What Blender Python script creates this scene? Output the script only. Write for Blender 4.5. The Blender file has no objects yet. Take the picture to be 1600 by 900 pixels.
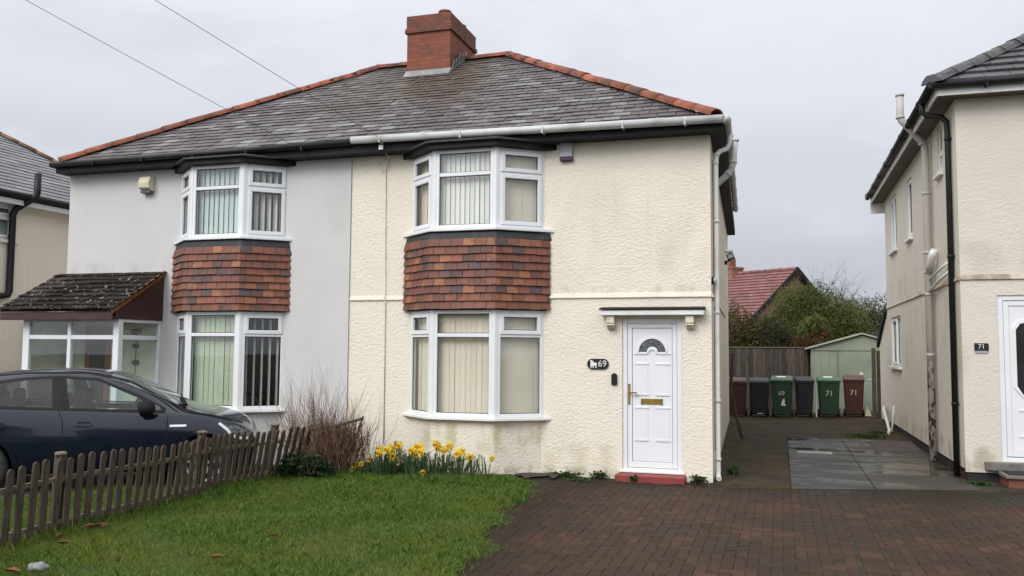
import bpy, bmesh, math, random
import numpy as np
from mathutils import Vector, Matrix
from mathutils.bvhtree import BVHTree
random.seed(7); RNG = np.random.default_rng(11)
SC = bpy.context.scene
COL = SC.collection
R = math.radians

# ------------------------------------------------------------------ materials
MATS = {}
def nt_new(name):
    m = bpy.data.materials.new(name); m.use_nodes = True
    nt = m.node_tree; b = nt.nodes['Principled BSDF']
    MATS[name] = m
    return m, nt, b
def nd(nt, t, **k):
    n = nt.nodes.new(t)
    for a, v in k.items():
        if a in n.inputs: n.inputs[a].default_value = v
        else: setattr(n, a, v)
    return n
def lk(nt, a, b): nt.links.new(a, b)
def rgba(c): return (c[0], c[1], c[2], 1)
def mixc(nt, fac, a, b, mode='MIX'):
    n = nt.nodes.new('ShaderNodeMix'); n.data_type = 'RGBA'; n.blend_type = mode
    for s, v in ((n.inputs[0], fac), (n.inputs[6], a), (n.inputs[7], b)):
        if hasattr(v, 'is_linked') or hasattr(v, 'links'): lk(nt, v, s)
        elif isinstance(v, (int, float)): s.default_value = v
        else: s.default_value = rgba(v)
    return n.outputs[2]
def ramp(nt, src, lo, hi, a=0., b=1.):
    n = nt.nodes.new('ShaderNodeMapRange'); n.interpolation_type = 'SMOOTHSTEP'
    lk(nt, src, n.inputs[0])
    for i, v in ((1, lo), (2, hi), (3, a), (4, b)): n.inputs[i].default_value = v
    return n.outputs[0]
def mth(nt, op, a, b=0.):
    n = nt.nodes.new('ShaderNodeMath'); n.operation = op
    for s, v in ((n.inputs[0], a), (n.inputs[1], b)):
        if isinstance(v, (int, float)): s.default_value = v
        else: lk(nt, v, s)
    return n.outputs[0]
def noise(nt, vec, scale, detail=4, rough=.55, dist=0.):
    n = nd(nt, 'ShaderNodeTexNoise', Scale=scale, Detail=detail, Roughness=rough, Distortion=dist)
    lk(nt, vec, n.inputs['Vector']); return n.outputs[0]
def scaled(nt, vec, s):
    n = nt.nodes.new('ShaderNodeMapping'); n.inputs['Scale'].default_value = s
    lk(nt, vec, n.inputs['Vector']); return n.outputs[0]
def pos(nt, obj=False):
    if obj: return nt.nodes.new('ShaderNodeTexCoord').outputs['Object']
    return nt.nodes.new('ShaderNodeNewGeometry').outputs['Position']
def sep(nt, vec):
    n = nt.nodes.new('ShaderNodeSeparateXYZ'); lk(nt, vec, n.inputs[0]); return n.outputs
def island(nt): return nt.nodes.new('ShaderNodeNewGeometry').outputs['Random Per Island']
def bump(nt, b, h, strength, dist):
    n = nd(nt, 'ShaderNodeBump', Strength=strength, Distance=dist)
    lk(nt, h, n.inputs['Height']); lk(nt, n.outputs[0], b.inputs['Normal'])
def colramp(nt, src, stops, interp='LINEAR'):
    n = nt.nodes.new('ShaderNodeValToRGB'); lk(nt, src, n.inputs[0]); cr = n.color_ramp
    cr.interpolation = interp
    while len(cr.elements) < len(stops): cr.elements.new(.5)
    for e, (p, c) in zip(cr.elements, stops): e.position = p; e.color = rgba(c)
    return n.outputs[0]

def M(name, col, rough=.6, col2=None, scale=6, lo=.35, hi=.7, bmp=0, bscale=60, bdist=.01, isl=0., metal=0., spec=.5, obj=False, stretch=(1, 1, 1), coat=0.):
    m, nt, b = nt_new(name)
    b.inputs['Roughness'].default_value = rough; b.inputs['Metallic'].default_value = metal
    b.inputs['Specular IOR Level'].default_value = spec
    if coat: b.inputs['Coat Weight'].default_value = coat; b.inputs['Coat Roughness'].default_value = .03
    p = scaled(nt, pos(nt, obj), stretch)
    if col2 is None: col2 = tuple(c*.82 for c in col)
    c = mixc(nt, ramp(nt, noise(nt, p, scale, 5), lo, hi), col, col2)
    if isl:
        v = mth(nt, 'MULTIPLY_ADD', island(nt), 2*isl); v.node.inputs[2].default_value = 1-isl
        cb = nt.nodes.new('ShaderNodeCombineXYZ')
        for i in range(3): lk(nt, v, cb.inputs[i])
        c = mixc(nt, 1., c, cb.outputs[0], 'MULTIPLY')
    lk(nt, c, b.inputs['Base Color'])
    if bmp: bump(nt, b, noise(nt, p, bscale, 4), bmp, bdist)
    return m

def roughcast(name, col, strength=.85, stains=()):
    m, nt, b = nt_new(name)
    b.inputs['Roughness'].default_value = .85; b.inputs['Specular IOR Level'].default_value = .25
    p = pos(nt); x, y, z = sep(nt, p)
    ps = scaled(nt, p, (1, 1, 1.45))
    a = noise(nt, ps, 19, 5, .6, .35)
    v = nd(nt, 'ShaderNodeTexVoronoi', Scale=26.); v.feature = 'SMOOTH_F1'; lk(nt, ps, v.inputs['Vector'])
    h = mth(nt, 'ADD', a, mth(nt, 'MULTIPLY', v.outputs['Distance'], -.35))
    h = mth(nt, 'ADD', h, mth(nt, 'MULTIPLY', noise(nt, p, 62, 5, .7), .42))
    h = mth(nt, 'MULTIPLY', h, ramp(nt, noise(nt, p, 1.3, 3), .3, .7, .65, 1.15))
    big = noise(nt, p, .9, 5, .6)
    c = mixc(nt, ramp(nt, big, .4, .75, 0, .28), col, tuple(k*.8 for k in col))
    streak = noise(nt, scaled(nt, p, (5, 5, .35)), 1.3, 4, .6)
    c = mixc(nt, ramp(nt, streak, .56, .8, 0, .14), c, (.36, .32, .22))
    for (x0, x1, z0, z1, cc, amt, nscale) in stains:      # blotches of algae and grime, each with its own place and shape
        w = .12
        f = mth(nt, 'MULTIPLY', ramp(nt, x, x0-w, x0+w), ramp(nt, x, x1+w, x1-w))
        f = mth(nt, 'MULTIPLY', f, mth(nt, 'MULTIPLY', ramp(nt, z, z0-w, z0+w), ramp(nt, z, z1+.03, z1-.1)))
        f = mth(nt, 'MULTIPLY', f, ramp(nt, noise(nt, scaled(nt, p, (1, 1, .5)), nscale, 4), .42, .66, 0, amt))
        c = mixc(nt, f, c, cc)
    lk(nt, c, b.inputs['Base Color'])
    bump(nt, b, h, strength, .022)
    return m

def slate_mat(name, stops, rough=.5, stain=None, lichen=0.):
    m, nt, b = nt_new(name)
    b.inputs['Roughness'].default_value = rough; b.inputs['Specular IOR Level'].default_value = .08 if lichen > .5 else .4
    p = pos(nt)
    c = colramp(nt, island(nt), stops)
    c = mixc(nt, ramp(nt, noise(nt, p, 22, 5, .65), .4, .7, 0, .45), c, tuple(k*.6 for k in stops[0][1]))
    c = mixc(nt, ramp(nt, noise(nt, p, .8, 5, .6), .5, .68, 0, .42), c, (.095, .072, .060))
    if stain:
        x, y, z = sep(nt, p)
        (x0, x1, y0, y1, cc) = stain
        f = mth(nt, 'MULTIPLY', mth(nt, 'MULTIPLY', ramp(nt, x, x0-.7, x0+.5), ramp(nt, x, x1+.6, x1-.4)), mth(nt, 'MULTIPLY', ramp(nt, y, y0, y0+1.3), ramp(nt, noise(nt, scaled(nt, p, (2.5, .6, .6)), 1.2, 4), .3, .6, .2, .8)))
        c = mixc(nt, f, c, cc)
    if lichen:
        c = mixc(nt, ramp(nt, noise(nt, p, 15, 3, .5), .645, .675, 0, lichen), c, (.36, .36, .30))
    lk(nt, c, b.inputs['Base Color'])
    bump(nt, b, noise(nt, p, 40, 5), .35, .006)
    return m

def glass_mat(name, tint=(1, 1, 1), refl=1.0):
    m = bpy.data.materials.new(name); m.use_nodes = True; nt = m.node_tree; nt.nodes.clear(); MATS[name] = m
    out = nt.nodes.new('ShaderNodeOutputMaterial')
    t = nt.nodes.new('ShaderNodeBsdfTransparent'); t.inputs[0].default_value = rgba(tint)
    g = nt.nodes.new('ShaderNodeBsdfGlossy'); g.inputs['Roughness'].default_value = .015
    lw = nd(nt, 'ShaderNodeLayerWeight', Blend=.5)
    mx = nt.nodes.new('ShaderNodeMixShader')
    f5 = mth(nt, 'POWER', lw.outputs['Facing'], 4.); lk(nt, mth(nt, 'ADD', mth(nt, 'MULTIPLY', f5, .9), .055*refl), mx.inputs[0]); lk(nt, t.outputs[0], mx.inputs[1]); lk(nt, g.outputs[0], mx.inputs[2])
    # very slight waviness of float glass
    bp = nd(nt, 'ShaderNodeBump', Strength=.04, Distance=.01); lk(nt, noise(nt, pos(nt), 2.2, 2), bp.inputs['Height']); lk(nt, bp.outputs[0], g.inputs['Normal'])
    lk(nt, mx.outputs[0], out.inputs[0])
    return m

CREAM = (.765, .705, .595)
roughcast('cream_roughcast', CREAM, .72, [(-4.2, -2.4, .35, .78, (.42, .40, .20), .75, 3.2), (-.9, .0, 2.9, 3.3, (.45, .40, .30), .25, 2.5), (-2.2, -.2, 2.8, 4.3, (.54, .48, .38), .25, 1.3), (-2.3, .02, 2.62, 2.72, (.30, .28, .2), .6, 5), (-5.5, .1, -.1, .16, (.30, .28, .16), .8, 5), (-2.35, -1.4, .1, .5, (.5, .43, .25), .5, 2)])
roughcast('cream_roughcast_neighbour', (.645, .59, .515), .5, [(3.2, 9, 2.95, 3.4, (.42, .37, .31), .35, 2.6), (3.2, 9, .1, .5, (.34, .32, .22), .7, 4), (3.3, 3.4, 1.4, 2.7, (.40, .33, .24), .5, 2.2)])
roughcast('cream_roughcast_far', (.80, .72, .59), .45)
roughcast('grey_render', (.565, .56, .55), .07, [(-8.8, -6.6, .1, .8, (.40, .39, .34), .5, 3), (-11.2, -5.5, -.1, .3, (.33, .33, .27), .7, 5), (-8.9, -6.5, 2.0, 2.4, (.4, .39, .36), .3, 3), (-11., -8.8, 3.0, 3.25, (.36, .35, .31), .4, 4), (-6.6, -5.5, 3.6, 4.7, (.47, .46, .43), .35, 1.5)])
M('band_render', (.70, .64, .51), .85, (.36, .32, .22), 5, .45, .75, bmp=.5, bscale=30, bdist=.012)
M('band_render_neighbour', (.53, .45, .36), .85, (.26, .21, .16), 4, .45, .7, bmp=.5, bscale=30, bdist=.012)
M('upvc', (.735, .75, .765), .32, (.70, .715, .73), 2, spec=.45)
M('upvc_aged', (.74, .74, .71), .4, (.58, .57, .5), 3, .45, .8)
M('pvc_grey', (.50, .51, .50), .42, (.36, .36, .33), 4, .45, .8)
M('pipe_white', (.66, .65, .61), .45, (.5, .48, .42), 3, .45, .8)
M('black_paint', (.010, .010, .011), .6, (.022, .021, .02), 5, .5, .75, bmp=.2, bscale=40, spec=.25)
M('black_plastic', (.009, .009, .010), .45, (.014, .014, .015), 6, spec=.3)
M('soffit_shade_brown', (.12, .095, .075), .7)  # brown soffit, its colour darkened to carry the shade under the eaves
M('lead', (.20, .21, .215), .55, (.36, .37, .38), 7, bmp=.35, bscale=18, bdist=.01)
M('lead_dark', (.022, .024, .026), .65, (.06, .062, .058), 9, .5, .8, bmp=.4, bscale=30)
M('lead_bright', (.19, .20, .21), .45, (.26, .27, .28), 9, bmp=.4, bscale=20)
M('terracotta', (.27, .076, .038), .8, (.11, .052, .036), 4.5, .42, .68, bmp=.4, bscale=45, isl=.3)
M('chimney_pot', (.26, .08, .05), .7, (.14, .06, .045), 7)
M('red_paint', (.24, .035, .03), .6, (.15, .04, .035), 9, .45, .7, bmp=.3, bscale=50)
M('brass', (.55, .36, .10), .3, (.40, .25, .07), 20, metal=.85)
M('frosted_glass', (.03, .034, .036), .22, (.16, .17, .18), 75, .45, .6, bmp=.9, bscale=90, bdist=.01)
M('blind_cream', (.80, .715, .60), .85, (.75, .67, .56), 2, isl=.05)
M('blind_white', (.82, .79, .75), .85, (.76, .74, .71), 2, isl=.06)
M('blind_green', (.50, .55, .42), .85, (.45, .50, .38), 2, isl=.06)
M('blind_blue', (.58, .66, .64), .85, (.52, .60, .59), 2, isl=.06)
M('blind_cord', (.7, .69, .66), .8)
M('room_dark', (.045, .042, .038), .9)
M('porch_inner', (.78, .77, .62), .85, (.56, .56, .46), 2)
M('brown_door', (.24, .085, .025), .45, (.17, .06, .02), 8, stretch=(4, 4, .5))
M('mahogany', (.045, .013, .012), .45, (.07, .03, .028), 5, .5, .7, bmp=.2, stretch=(.6, 1, 5))
slate_mat('slate', [(0., (.055, .046, .047)), (.2, (.088, .076, .078)), (.45, (.118, .105, .107)), (.62, (.092, .080, .081)), (.74, (.10, .074, .070)), (.86, (.15, .142, .147)), (1., (.235, .23, .24))], .42, (-7.0, -3.9, .6, 3.6, (.085, .065, .042)), .18)
slate_mat('porch_tile', [(0., (.016, .013, .012)), (.5, (.027, .022, .019)), (1., (.040, .033, .028))], .85, None, .9)
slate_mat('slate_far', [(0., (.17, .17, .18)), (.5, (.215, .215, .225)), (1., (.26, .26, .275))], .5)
slate_mat('concrete_tile', [(0., (.06, .06, .064)), (.5, (.075, .075, .08)), (1., (.092, .092, .097))], .42)
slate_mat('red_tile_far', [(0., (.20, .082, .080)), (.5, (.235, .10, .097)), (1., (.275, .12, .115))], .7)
def clay():
    m, nt, b = nt_new('clay_tile'); b.inputs['Roughness'].default_value = .68
    p = pos(nt)
    c = colramp(nt, island(nt), [(0., (.15, .046, .028)), (.22, (.22, .072, .040)), (.42, (.115, .044, .031)), (.58, (.19, .070, .042)), (.72, (.34, .13, .058)), (.84, (.085, .040, .034)), (.93, (.062, .054, .062)), (.98, (.26, .075, .04))])
    c = mixc(nt, ramp(nt, noise(nt, p, 26, 5, .6), .38, .72, .05, .5), c, (.115, .055, .038))
    c = mixc(nt, ramp(nt, noise(nt, p, 3.1, 4, .6), .54, .68, 0, .7), c, (.040, .030, .022))
    c = mixc(nt, ramp(nt, noise(nt, p, 6.5, 4, .6), .55, .7, 0, .5), c, (.12, .075, .06))
    lk(nt, c, b.inputs['Base Color']); bump(nt, b, noise(nt, p, 55, 4), .35, .006)
clay()
def brickmat(name, c1, c2, mortar, rot=(0, 0, 0), sc=1., dirt=(.06, .05, .04), dl=.5):
    m, nt, b = nt_new(name); b.inputs['Roughness'].default_value = .85
    p = pos(nt); x, y, z = sep(nt, p)
    cb = nt.nodes.new('ShaderNodeCombineXYZ'); lk(nt, mth(nt, 'ADD', x, y), cb.inputs[0]); lk(nt, z, cb.inputs[1])
    t = nd(nt, 'ShaderNodeTexBrick', Scale=1., **{'Mortar Size': .006, 'Brick Width': .225, 'Row Height': .075, 'Bias': .0})
    t.inputs['Color1'].default_value = rgba(c1); t.inputs['Color2'].default_value = rgba(c2); t.inputs['Mortar'].default_value = rgba(mortar)
    lk(nt, cb.outputs[0], t.inputs['Vector'])
    c = mixc(nt, ramp(nt, noise(nt, p, 5, 5, .65), dl, dl+.22, 0, .75), t.outputs[0], dirt)
    lk(nt, c, b.inputs['Base Color'])
    bump(nt, b, mth(nt, 'ADD', mth(nt, 'MULTIPLY', t.outputs['Fac'], -1.), mth(nt, 'MULTIPLY', noise(nt, p, 60, 3), .5)), .7, .012)
brickmat('red_brick', (.27, .07, .035), (.18, .05, .03), (.13, .085, .06), dl=.5)
brickmat('chimney_cap_brick', (.21, .058, .032), (.14, .046, .03), (.10, .07, .05), dirt=(.055, .046, .028), dl=.45)
brickmat('far_brick', (.28, .125, .07), (.21, .09, .055), (.24, .17, .12), dl=.6)
M('plinth_tar', (.018, .017, .017), .75, (.10, .035, .025), 3.5, .58, .66, bmp=.5, bscale=25)
M('timber_weathered', (.088, .061, .042), .85, (.040, .029, .021), 6, .35, .65, bmp=.5, bscale=60, isl=.28, stretch=(8, 8, .8))
M('timber_rail', (.17, .14, .10), .85, (.09, .075, .055), 5, stretch=(4, .6, 4), bmp=.3)
M('timber_board', (.085, .066, .054), .85, (.040, .032, .027), 4, .35, .65, bmp=.4, bscale=50, isl=.45, stretch=(8, 8, .7))
M('twig_brown', (.135, .068, .038), .85, (.20, .125, .075), 5, isl=.3)
M('twig_grey', (.11, .095, .07), .8, (.15, .13, .09), 5, isl=.3)
M('trimmed_twig', (.15, .080, .046), .9, (.075, .042, .026), 9, isl=.35)
M('bark', (.07, .055, .042), .9, (.04, .032, .025), 9, bmp=.6, bscale=30)
def leafmat(name, stops, rough=.55, trans=.25):
    m, nt, b = nt_new(name); b.inputs['Roughness'].default_value = rough; b.inputs['Specular IOR Level'].default_value = .12
    c = colramp(nt, island(nt), stops)
    c = mixc(nt, ramp(nt, noise(nt, pos(nt), .9, 3), .35, .7, 0, .4), c, tuple(k*.6 for k in stops[0][1]))
    lk(nt, c, b.inputs['Base Color'])
    if trans:
        tr = nt.nodes.new('ShaderNodeBsdfTranslucent'); lk(nt, c, tr.inputs[0]); mx = nt.nodes.new('ShaderNodeMixShader'); mx.inputs[0].default_value = trans
        out = nt.nodes['Material Output']; lk(nt, b.outputs[0], mx.inputs[1]); lk(nt, tr.outputs[0], mx.inputs[2]); lk(nt, mx.outputs[0], out.inputs[0])
leafmat('leaf_conifer', [(0, (.042, .046, .014)), (.5, (.09, .09, .028)), (1, (.15, .128, .046))])
leafmat('leaf_feathery', [(0, (.065, .088, .024)), (.5, (.12, .15, .042)), (1, (.18, .195, .07))])
leafmat('leaf_dark', [(0, (.028, .034, .018)), (.5, (.052, .056, .028)), (1, (.085, .08, .042))])
leafmat('leaf_rust', [(0, (.07, .035, .018)), (.5, (.12, .055, .028)), (1, (.10, .08, .03))])
leafmat('leaf_evergreen', [(0, (.016, .030, .014)), (.5, (.03, .055, .024)), (1, (.05, .085, .036))], .35)
leafmat('leaf_weed', [(0, (.025, .05, .014)), (.5, (.045, .085, .024)), (1, (.08, .12, .035))])
leafmat('daffodil_leaf', [(0, (.05, .09, .04)), (.5, (.08, .13, .06)), (1, (.12, .165, .075))], .45)
leafmat('daffodil_petal', [(0, (.82, .56, .02)), (.5, (.88, .65, .04)), (1, (.84, .68, .08))], .5, .3)
leafmat('daffodil_petal_pale', [(0, (.66, .60, .22)), (1, (.70, .62, .25))], .5, .3)
leafmat('daffodil_cup', [(0, (.80, .36, .01)), (.5, (.82, .46, .012)), (1, (.84, .52, .016))], .5, .2)
M('dead_leaf', (.34, .15, .065), .7, (.13, .06, .03), 30, bmp=.3)
M('pebble', (.23, .23, .225), .7, (.13, .13, .12), 30)
def grassmat():
    m, nt, b = nt_new('grass_blade'); b.inputs['Roughness'].default_value = .5; b.inputs['Specular IOR Level'].default_value = .12
    p = pos(nt); x, y, z = sep(nt, p)
    c = colramp(nt, island(nt), [(0, (.052, .120, .016)), (.5, (.102, .195, .030)), (.85, (.155, .245, .050)), (1, (.33, .30, .13))])
    near = ramp(nt, y, -2.2, -5.6, 0., .25)
    c = mixc(nt, mth(nt, 'ADD', near, ramp(nt, noise(nt, p, 1.1, 4, .6), .44, .66, 0, .55)), c, (.19, .225, .045))     # yellower patches
    c = mixc(nt, ramp(nt, noise(nt, p, 1.9, 4, .6), .58, .72, 0, .6), c, (.045, .095, .014))
    lk(nt, c, b.inputs['Base Color'])
    tr = nt.nodes.new('ShaderNodeBsdfTranslucent'); lk(nt, c, tr.inputs[0]); mx = nt.nodes.new('ShaderNodeMixShader'); mx.inputs[0].default_value = .3
    out = nt.nodes['Material Output']; lk(nt, b.outputs[0], mx.inputs[1]); lk(nt, tr.outputs[0], mx.inputs[2]); lk(nt, mx.outputs[0], out.inputs[0])
grassmat()
M('lawn_soil', (.040, .058, .014), .9, (.05, .042, .022), 3, .5, .7, bmp=.6, bscale=25, bdist=.02)
M('earth', (.035, .028, .02), .95, (.06, .05, .036), 5, bmp=.7, bscale=30, bdist=.02)
M('field', (.06, .07, .035), .95, (.05, .045, .03), .6)
def paver():
    m, nt, b = nt_new('paving_brick'); b.inputs['Specular IOR Level'].default_value = .06
    p = pos(nt); x, y, z = sep(nt, p)
    c = colramp(nt, island(nt), [(0, (.046, .031, .022)), (.3, (.067, .041, .029)), (.6, (.057, .037, .027)), (.85, (.086, .050, .034)), (1, (.052, .037, .029))])
    n1 = noise(nt, p, 1.0, 5, .6)
    c = mixc(nt, ramp(nt, n1, .40, .62, 0, .75), c, (.032, .022, .016))                   # oily, damp looking grime
    c = mixc(nt, ramp(nt, noise(nt, p, 2.3, 5, .65), .56, .72, 0, .6), c, (.046, .038, .018))   # thin moss
    edge = ramp(nt, mth(nt, 'ADD', x, mth(nt, 'MULTIPLY', noise(nt, p, 1.6, 4), 1.6)), -.1, -1.0)
    c = mixc(nt, mth(nt, 'MULTIPLY', edge, .8), c, (.026, .019, .015))                 # soil washed off the lawn
    wall = ramp(nt, mth(nt, 'ADD', y, mth(nt, 'MULTIPLY', noise(nt, p, 2.0, 4), 1.2)), -.7, .5)
    c = mixc(nt, mth(nt, 'MULTIPLY', wall, .8), c, (.026, .021, .016))
    c = mixc(nt, ramp(nt, noise(nt, p, 70, 3), .5, .8, 0, .5), c, (.022, .017, .014))
    c = mixc(nt, ramp(nt, noise(nt, p, 38, 2, .5), .735, .76, 0, .6), c, (.22, .20, .17))     # bits of grit and petal
    lk(nt, c, b.inputs['Base Color'])
    lk(nt, ramp(nt, n1, .4, .65, .72, .5), b.inputs['Roughness'])
    bump(nt, b, noise(nt, p, 90, 4), .4, .004)
paver()
M('joint_sand', (.016, .013, .010), .95, (.028, .024, .013), 2.5)
M('paver_blue', (.034, .032, .030), .75, (.022, .020, .017), 2, spec=.15, isl=.25, bmp=.3, bscale=80)
def concrete(name, col, col2, moss, mlo, wet):
    m, nt, b = nt_new(name); b.inputs['Specular IOR Level'].default_value = .4 if wet else .15
    p = pos(nt); n1 = noise(nt, p, 1.1, 5, .6)
    c = mixc(nt, ramp(nt, n1, .35, .65), col, col2)
    c = mixc(nt, ramp(nt, noise(nt, p, 55, 4, .7), .45, .75, 0, .5), c, tuple(k*2.4 for k in col))
    c = mixc(nt, ramp(nt, noise(nt, p, 4.5, 6, .7), .5, .62, 0, .6), c, tuple(k*.55 for k in col2))
    c = mixc(nt, ramp(nt, noise(nt, p, 1.7, 5, .65), mlo, mlo+.16, 0, .85), c, moss)
    lk(nt, c, b.inputs['Base Color'])
    if wet:
        x, y, z = sep(nt, p); wob = mth(nt, 'MULTIPLY', noise(nt, p, 2.2, 5, .65), .9)
        for e in (ramp(nt, mth(nt, 'ADD', x, wob), 1.72, 1.40), ramp(nt, mth(nt, 'ADD', y, wob), .85, .45), ramp(nt, mth(nt, 'ADD', y, wob), 6.4, 7.3), ramp(nt, mth(nt, 'ADD', x, wob), 3.3, 3.75)):
            c = mixc(nt, mth(nt, 'MULTIPLY', e, .8), c, (.036, .028, .014))
        n2 = noise(nt, scaled(nt, p, (.6, 1.5, 1)), .8, 5, .6)
        lk(nt, ramp(nt, n2, .44, .6, .62, .10), b.inputs['Roughness'])
        h = mth(nt, 'MULTIPLY', noise(nt, p, 60, 4), ramp(nt, n2, .44, .58, 1., .03))
    else:
        b.inputs['Roughness'].default_value = .8; h = noise(nt, p, 60, 4)
    bump(nt, b, h, .5, .008)
concrete('concrete_wet', (.024, .022, .020), (.044, .039, .034), (.036, .031, .016), .50, True)
concrete('concrete_moss', (.052, .037, .024), (.024, .018, .013), (.050, .040, .009), .48, False)
concrete('concrete_damp', (.032, .027, .022), (.046, .038, .030), (.040, .033, .014), .50, True)
concrete('concrete_patch', (.095, .075, .066), (.075, .062, .055), (.06, .05, .03), .66, False)
M('tarmac', (.035, .035, .035), .9, (.045, .045, .043), 5, bmp=.5, bscale=60)
M('steel_drain', (.30, .30, .30), .5, (.22, .22, .21), 12)
M('grey_stone', (.17, .16, .14), .8, (.11, .10, .09), 10, bmp=.4)
# rusty soil pipe
def rusty():
    m, nt, b = nt_new('rusty_pipe'); b.inputs['Roughness'].default_value = .6
    p = pos(nt); x, y, z = sep(nt, p)
    n = noise(nt, scaled(nt, p, (2, 2, 1)), 7, 4, .6)
    f = mth(nt, 'MULTIPLY', ramp(nt, n, .50, .56), ramp(nt, z, 2.2, 1.0))
    c = mixc(nt, f, (.44, .435, .41), mixc(nt, noise(nt, p, 30, 3), (.05, .022, .014), (.13, .055, .03)))
    lk(nt, c, b.inputs['Base Color'])
rusty()
M('car_paint', (.0065, .0095, .021), .12, (.006, .009, .019), 3, coat=.6, obj=True, spec=.25)
M('car_glass', (.15, .19, .18), .03, (.10, .13, .125), 1.6, obj=True, spec=.8)
M('car_glass_tint', (.03, .03, .032), .03, (.02, .02, .022), 2, obj=True, spec=.7)
M('car_trim', (.008, .008, .009), .6, (.012, .012, .012), 6, obj=True, spec=.2)
M('tyre', (.018, .018, .018), .85, (.03, .03, .028), 9, obj=True)
M('alloy', (.62, .63, .65), .3, (.5, .5, .52), 9, metal=.7, obj=True)
M('chrome', (.75, .76, .78), .12, (.7, .7, .72), 5, metal=1., obj=True)
M('lamp_lens', (.03, .032, .035), .08, (.16, .165, .17), 22, .5, .62, obj=True, spec=.8)
M('lamp_drl', (.72, .74, .76), .25, obj=True)
M('bin_green', (.020, .050, .027), .45, (.028, .058, .034), 5, obj=True)
M('bin_green_lid', (.055, .125, .065), .45, (.075, .145, .085), 5, obj=True)
M('bin_black', (.016, .017, .022), .45, (.024, .025, .03), 5, obj=True)
M('bin_maroon', (.075, .028, .019), .5, (.055, .022, .016), 5, obj=True)
M('bin_maroon_lid', (.11, .05, .036), .5, (.085, .04, .03), 5, obj=True)
M('bin_number', (.62, .60, .48), .7, (.35, .36, .28), 18, .5, .7, obj=True)
M('white_label', (.70, .70, .68), .5, (.55, .55, .53), 25, obj=True)
M('shed_green', (.27, .305, .23), .55, (.22, .25, .19), 1.6)
M('shed_trim', (.36, .39, .32), .5, (.28, .30, .25), 4)
M('sign_black', (.010, .010, .011), .35, (.016, .016, .016), 12)
M('sign_white', (.78, .78, .78), .5)
M('alarm_grey', (.42, .42, .46), .45, (.38, .38, .42), 6)
M('alarm_purple', (.03, .006, .04), .4)
M('alarm_cream', (.66, .62, .45), .5, (.58, .54, .38), 7)
M('floodlight_glass', (.55, .56, .58), .2)
M('card', (.52, .40, .20), .7)
M('rubber_mat', (.012, .012, .013), .9, bmp=.6, bscale=120)
M('cable', (.09, .09, .095), .6)
M('ornament_grey', (.15, .16, .15), .5)
glass_mat('car_window_clear', (.80, .88, .86)); glass_mat('car_window_dark', (.42, .42, .43))
glass_mat('window_glass', (.97, .985, .975))
glass_mat('porch_glass', (.95, .97, .96), 1.0)

# ------------------------------------------------------------------ object helpers
def wloc(o):
    v = Vector((0, 0, 0))
    while o is not None: v += o.location; o = o.parent
    return v
def link_mesh(name, me, mat, parent=None, local=False):
    o = bpy.data.objects.new(name, me); COL.objects.link(o)
    for mm in (mat if isinstance(mat, (list, tuple)) else [mat]): me.materials.append(MATS[mm])
    if parent is not None:
        o.parent = parent
        if not local: me.transform(Matrix.Translation(-wloc(parent)))
    return o
def obj(name, bm, mat, parent=None, local=False, bevel=0., smooth=False):
    if bevel: bmesh.ops.bevel(bm, geom=bm.edges[:], offset=bevel, segments=1, affect='EDGES', clamp_overlap=True)
    if all(e.is_manifold for e in bm.edges): bmesh.ops.recalc_face_normals(bm, faces=bm.faces)
    me = bpy.data.meshes.new(name); bm.normal_update(); bm.to_mesh(me); bm.free()
    if smooth: me.shade_smooth() if smooth is True else me.set_sharp_from_angle(angle=smooth)
    return link_mesh(name, me, mat, parent, local)
def tag(o, label=None, cat=None, group=None, kind=None):
    if label: o['label'] = label
    if cat: o['category'] = cat
    if group: o['group'] = group
    if kind: o['kind'] = kind
    return o
def thing(name, label, cat, loc, group=None, rz=0.):
    o = bpy.data.objects.new(name, None); COL.objects.link(o); o.empty_display_size = .2
    o.location = loc; o.rotation_euler = (0, 0, rz)
    return tag(o, label, cat, group)
def BM(): return bmesh.new()
def hexa(bm, p):            # 8 points: bottom 4 (ccw), top 4
    v = [bm.verts.new(q) for q in p]
    for f in ((3, 2, 1, 0), (4, 5, 6, 7), (0, 1, 5, 4), (1, 2, 6, 5), (2, 3, 7, 6), (3, 0, 4, 7)): bm.faces.new([v[i] for i in f])
def bx(bm, x0, x1, y0, y1, z0, z1):
    hexa(bm, [(x0, y0, z0), (x1, y0, z0), (x1, y1, z0), (x0, y1, z0), (x0, y0, z1), (x1, y0, z1), (x1, y1, z1), (x0, y1, z1)])
def bar(bm, P, Q, w, h, up=(0, 0, 1)):
    P, Q = Vector(P), Vector(Q); d = (Q-P).normalized(); u = Vector(up); s = d.cross(u).normalized(); u = s.cross(d)
    s *= w/2; u *= h/2
    hexa(bm, [P-s-u, P+s-u, Q+s-u, Q-s-u, P-s+u, P+s+u, Q+s+u, Q-s+u])
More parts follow.
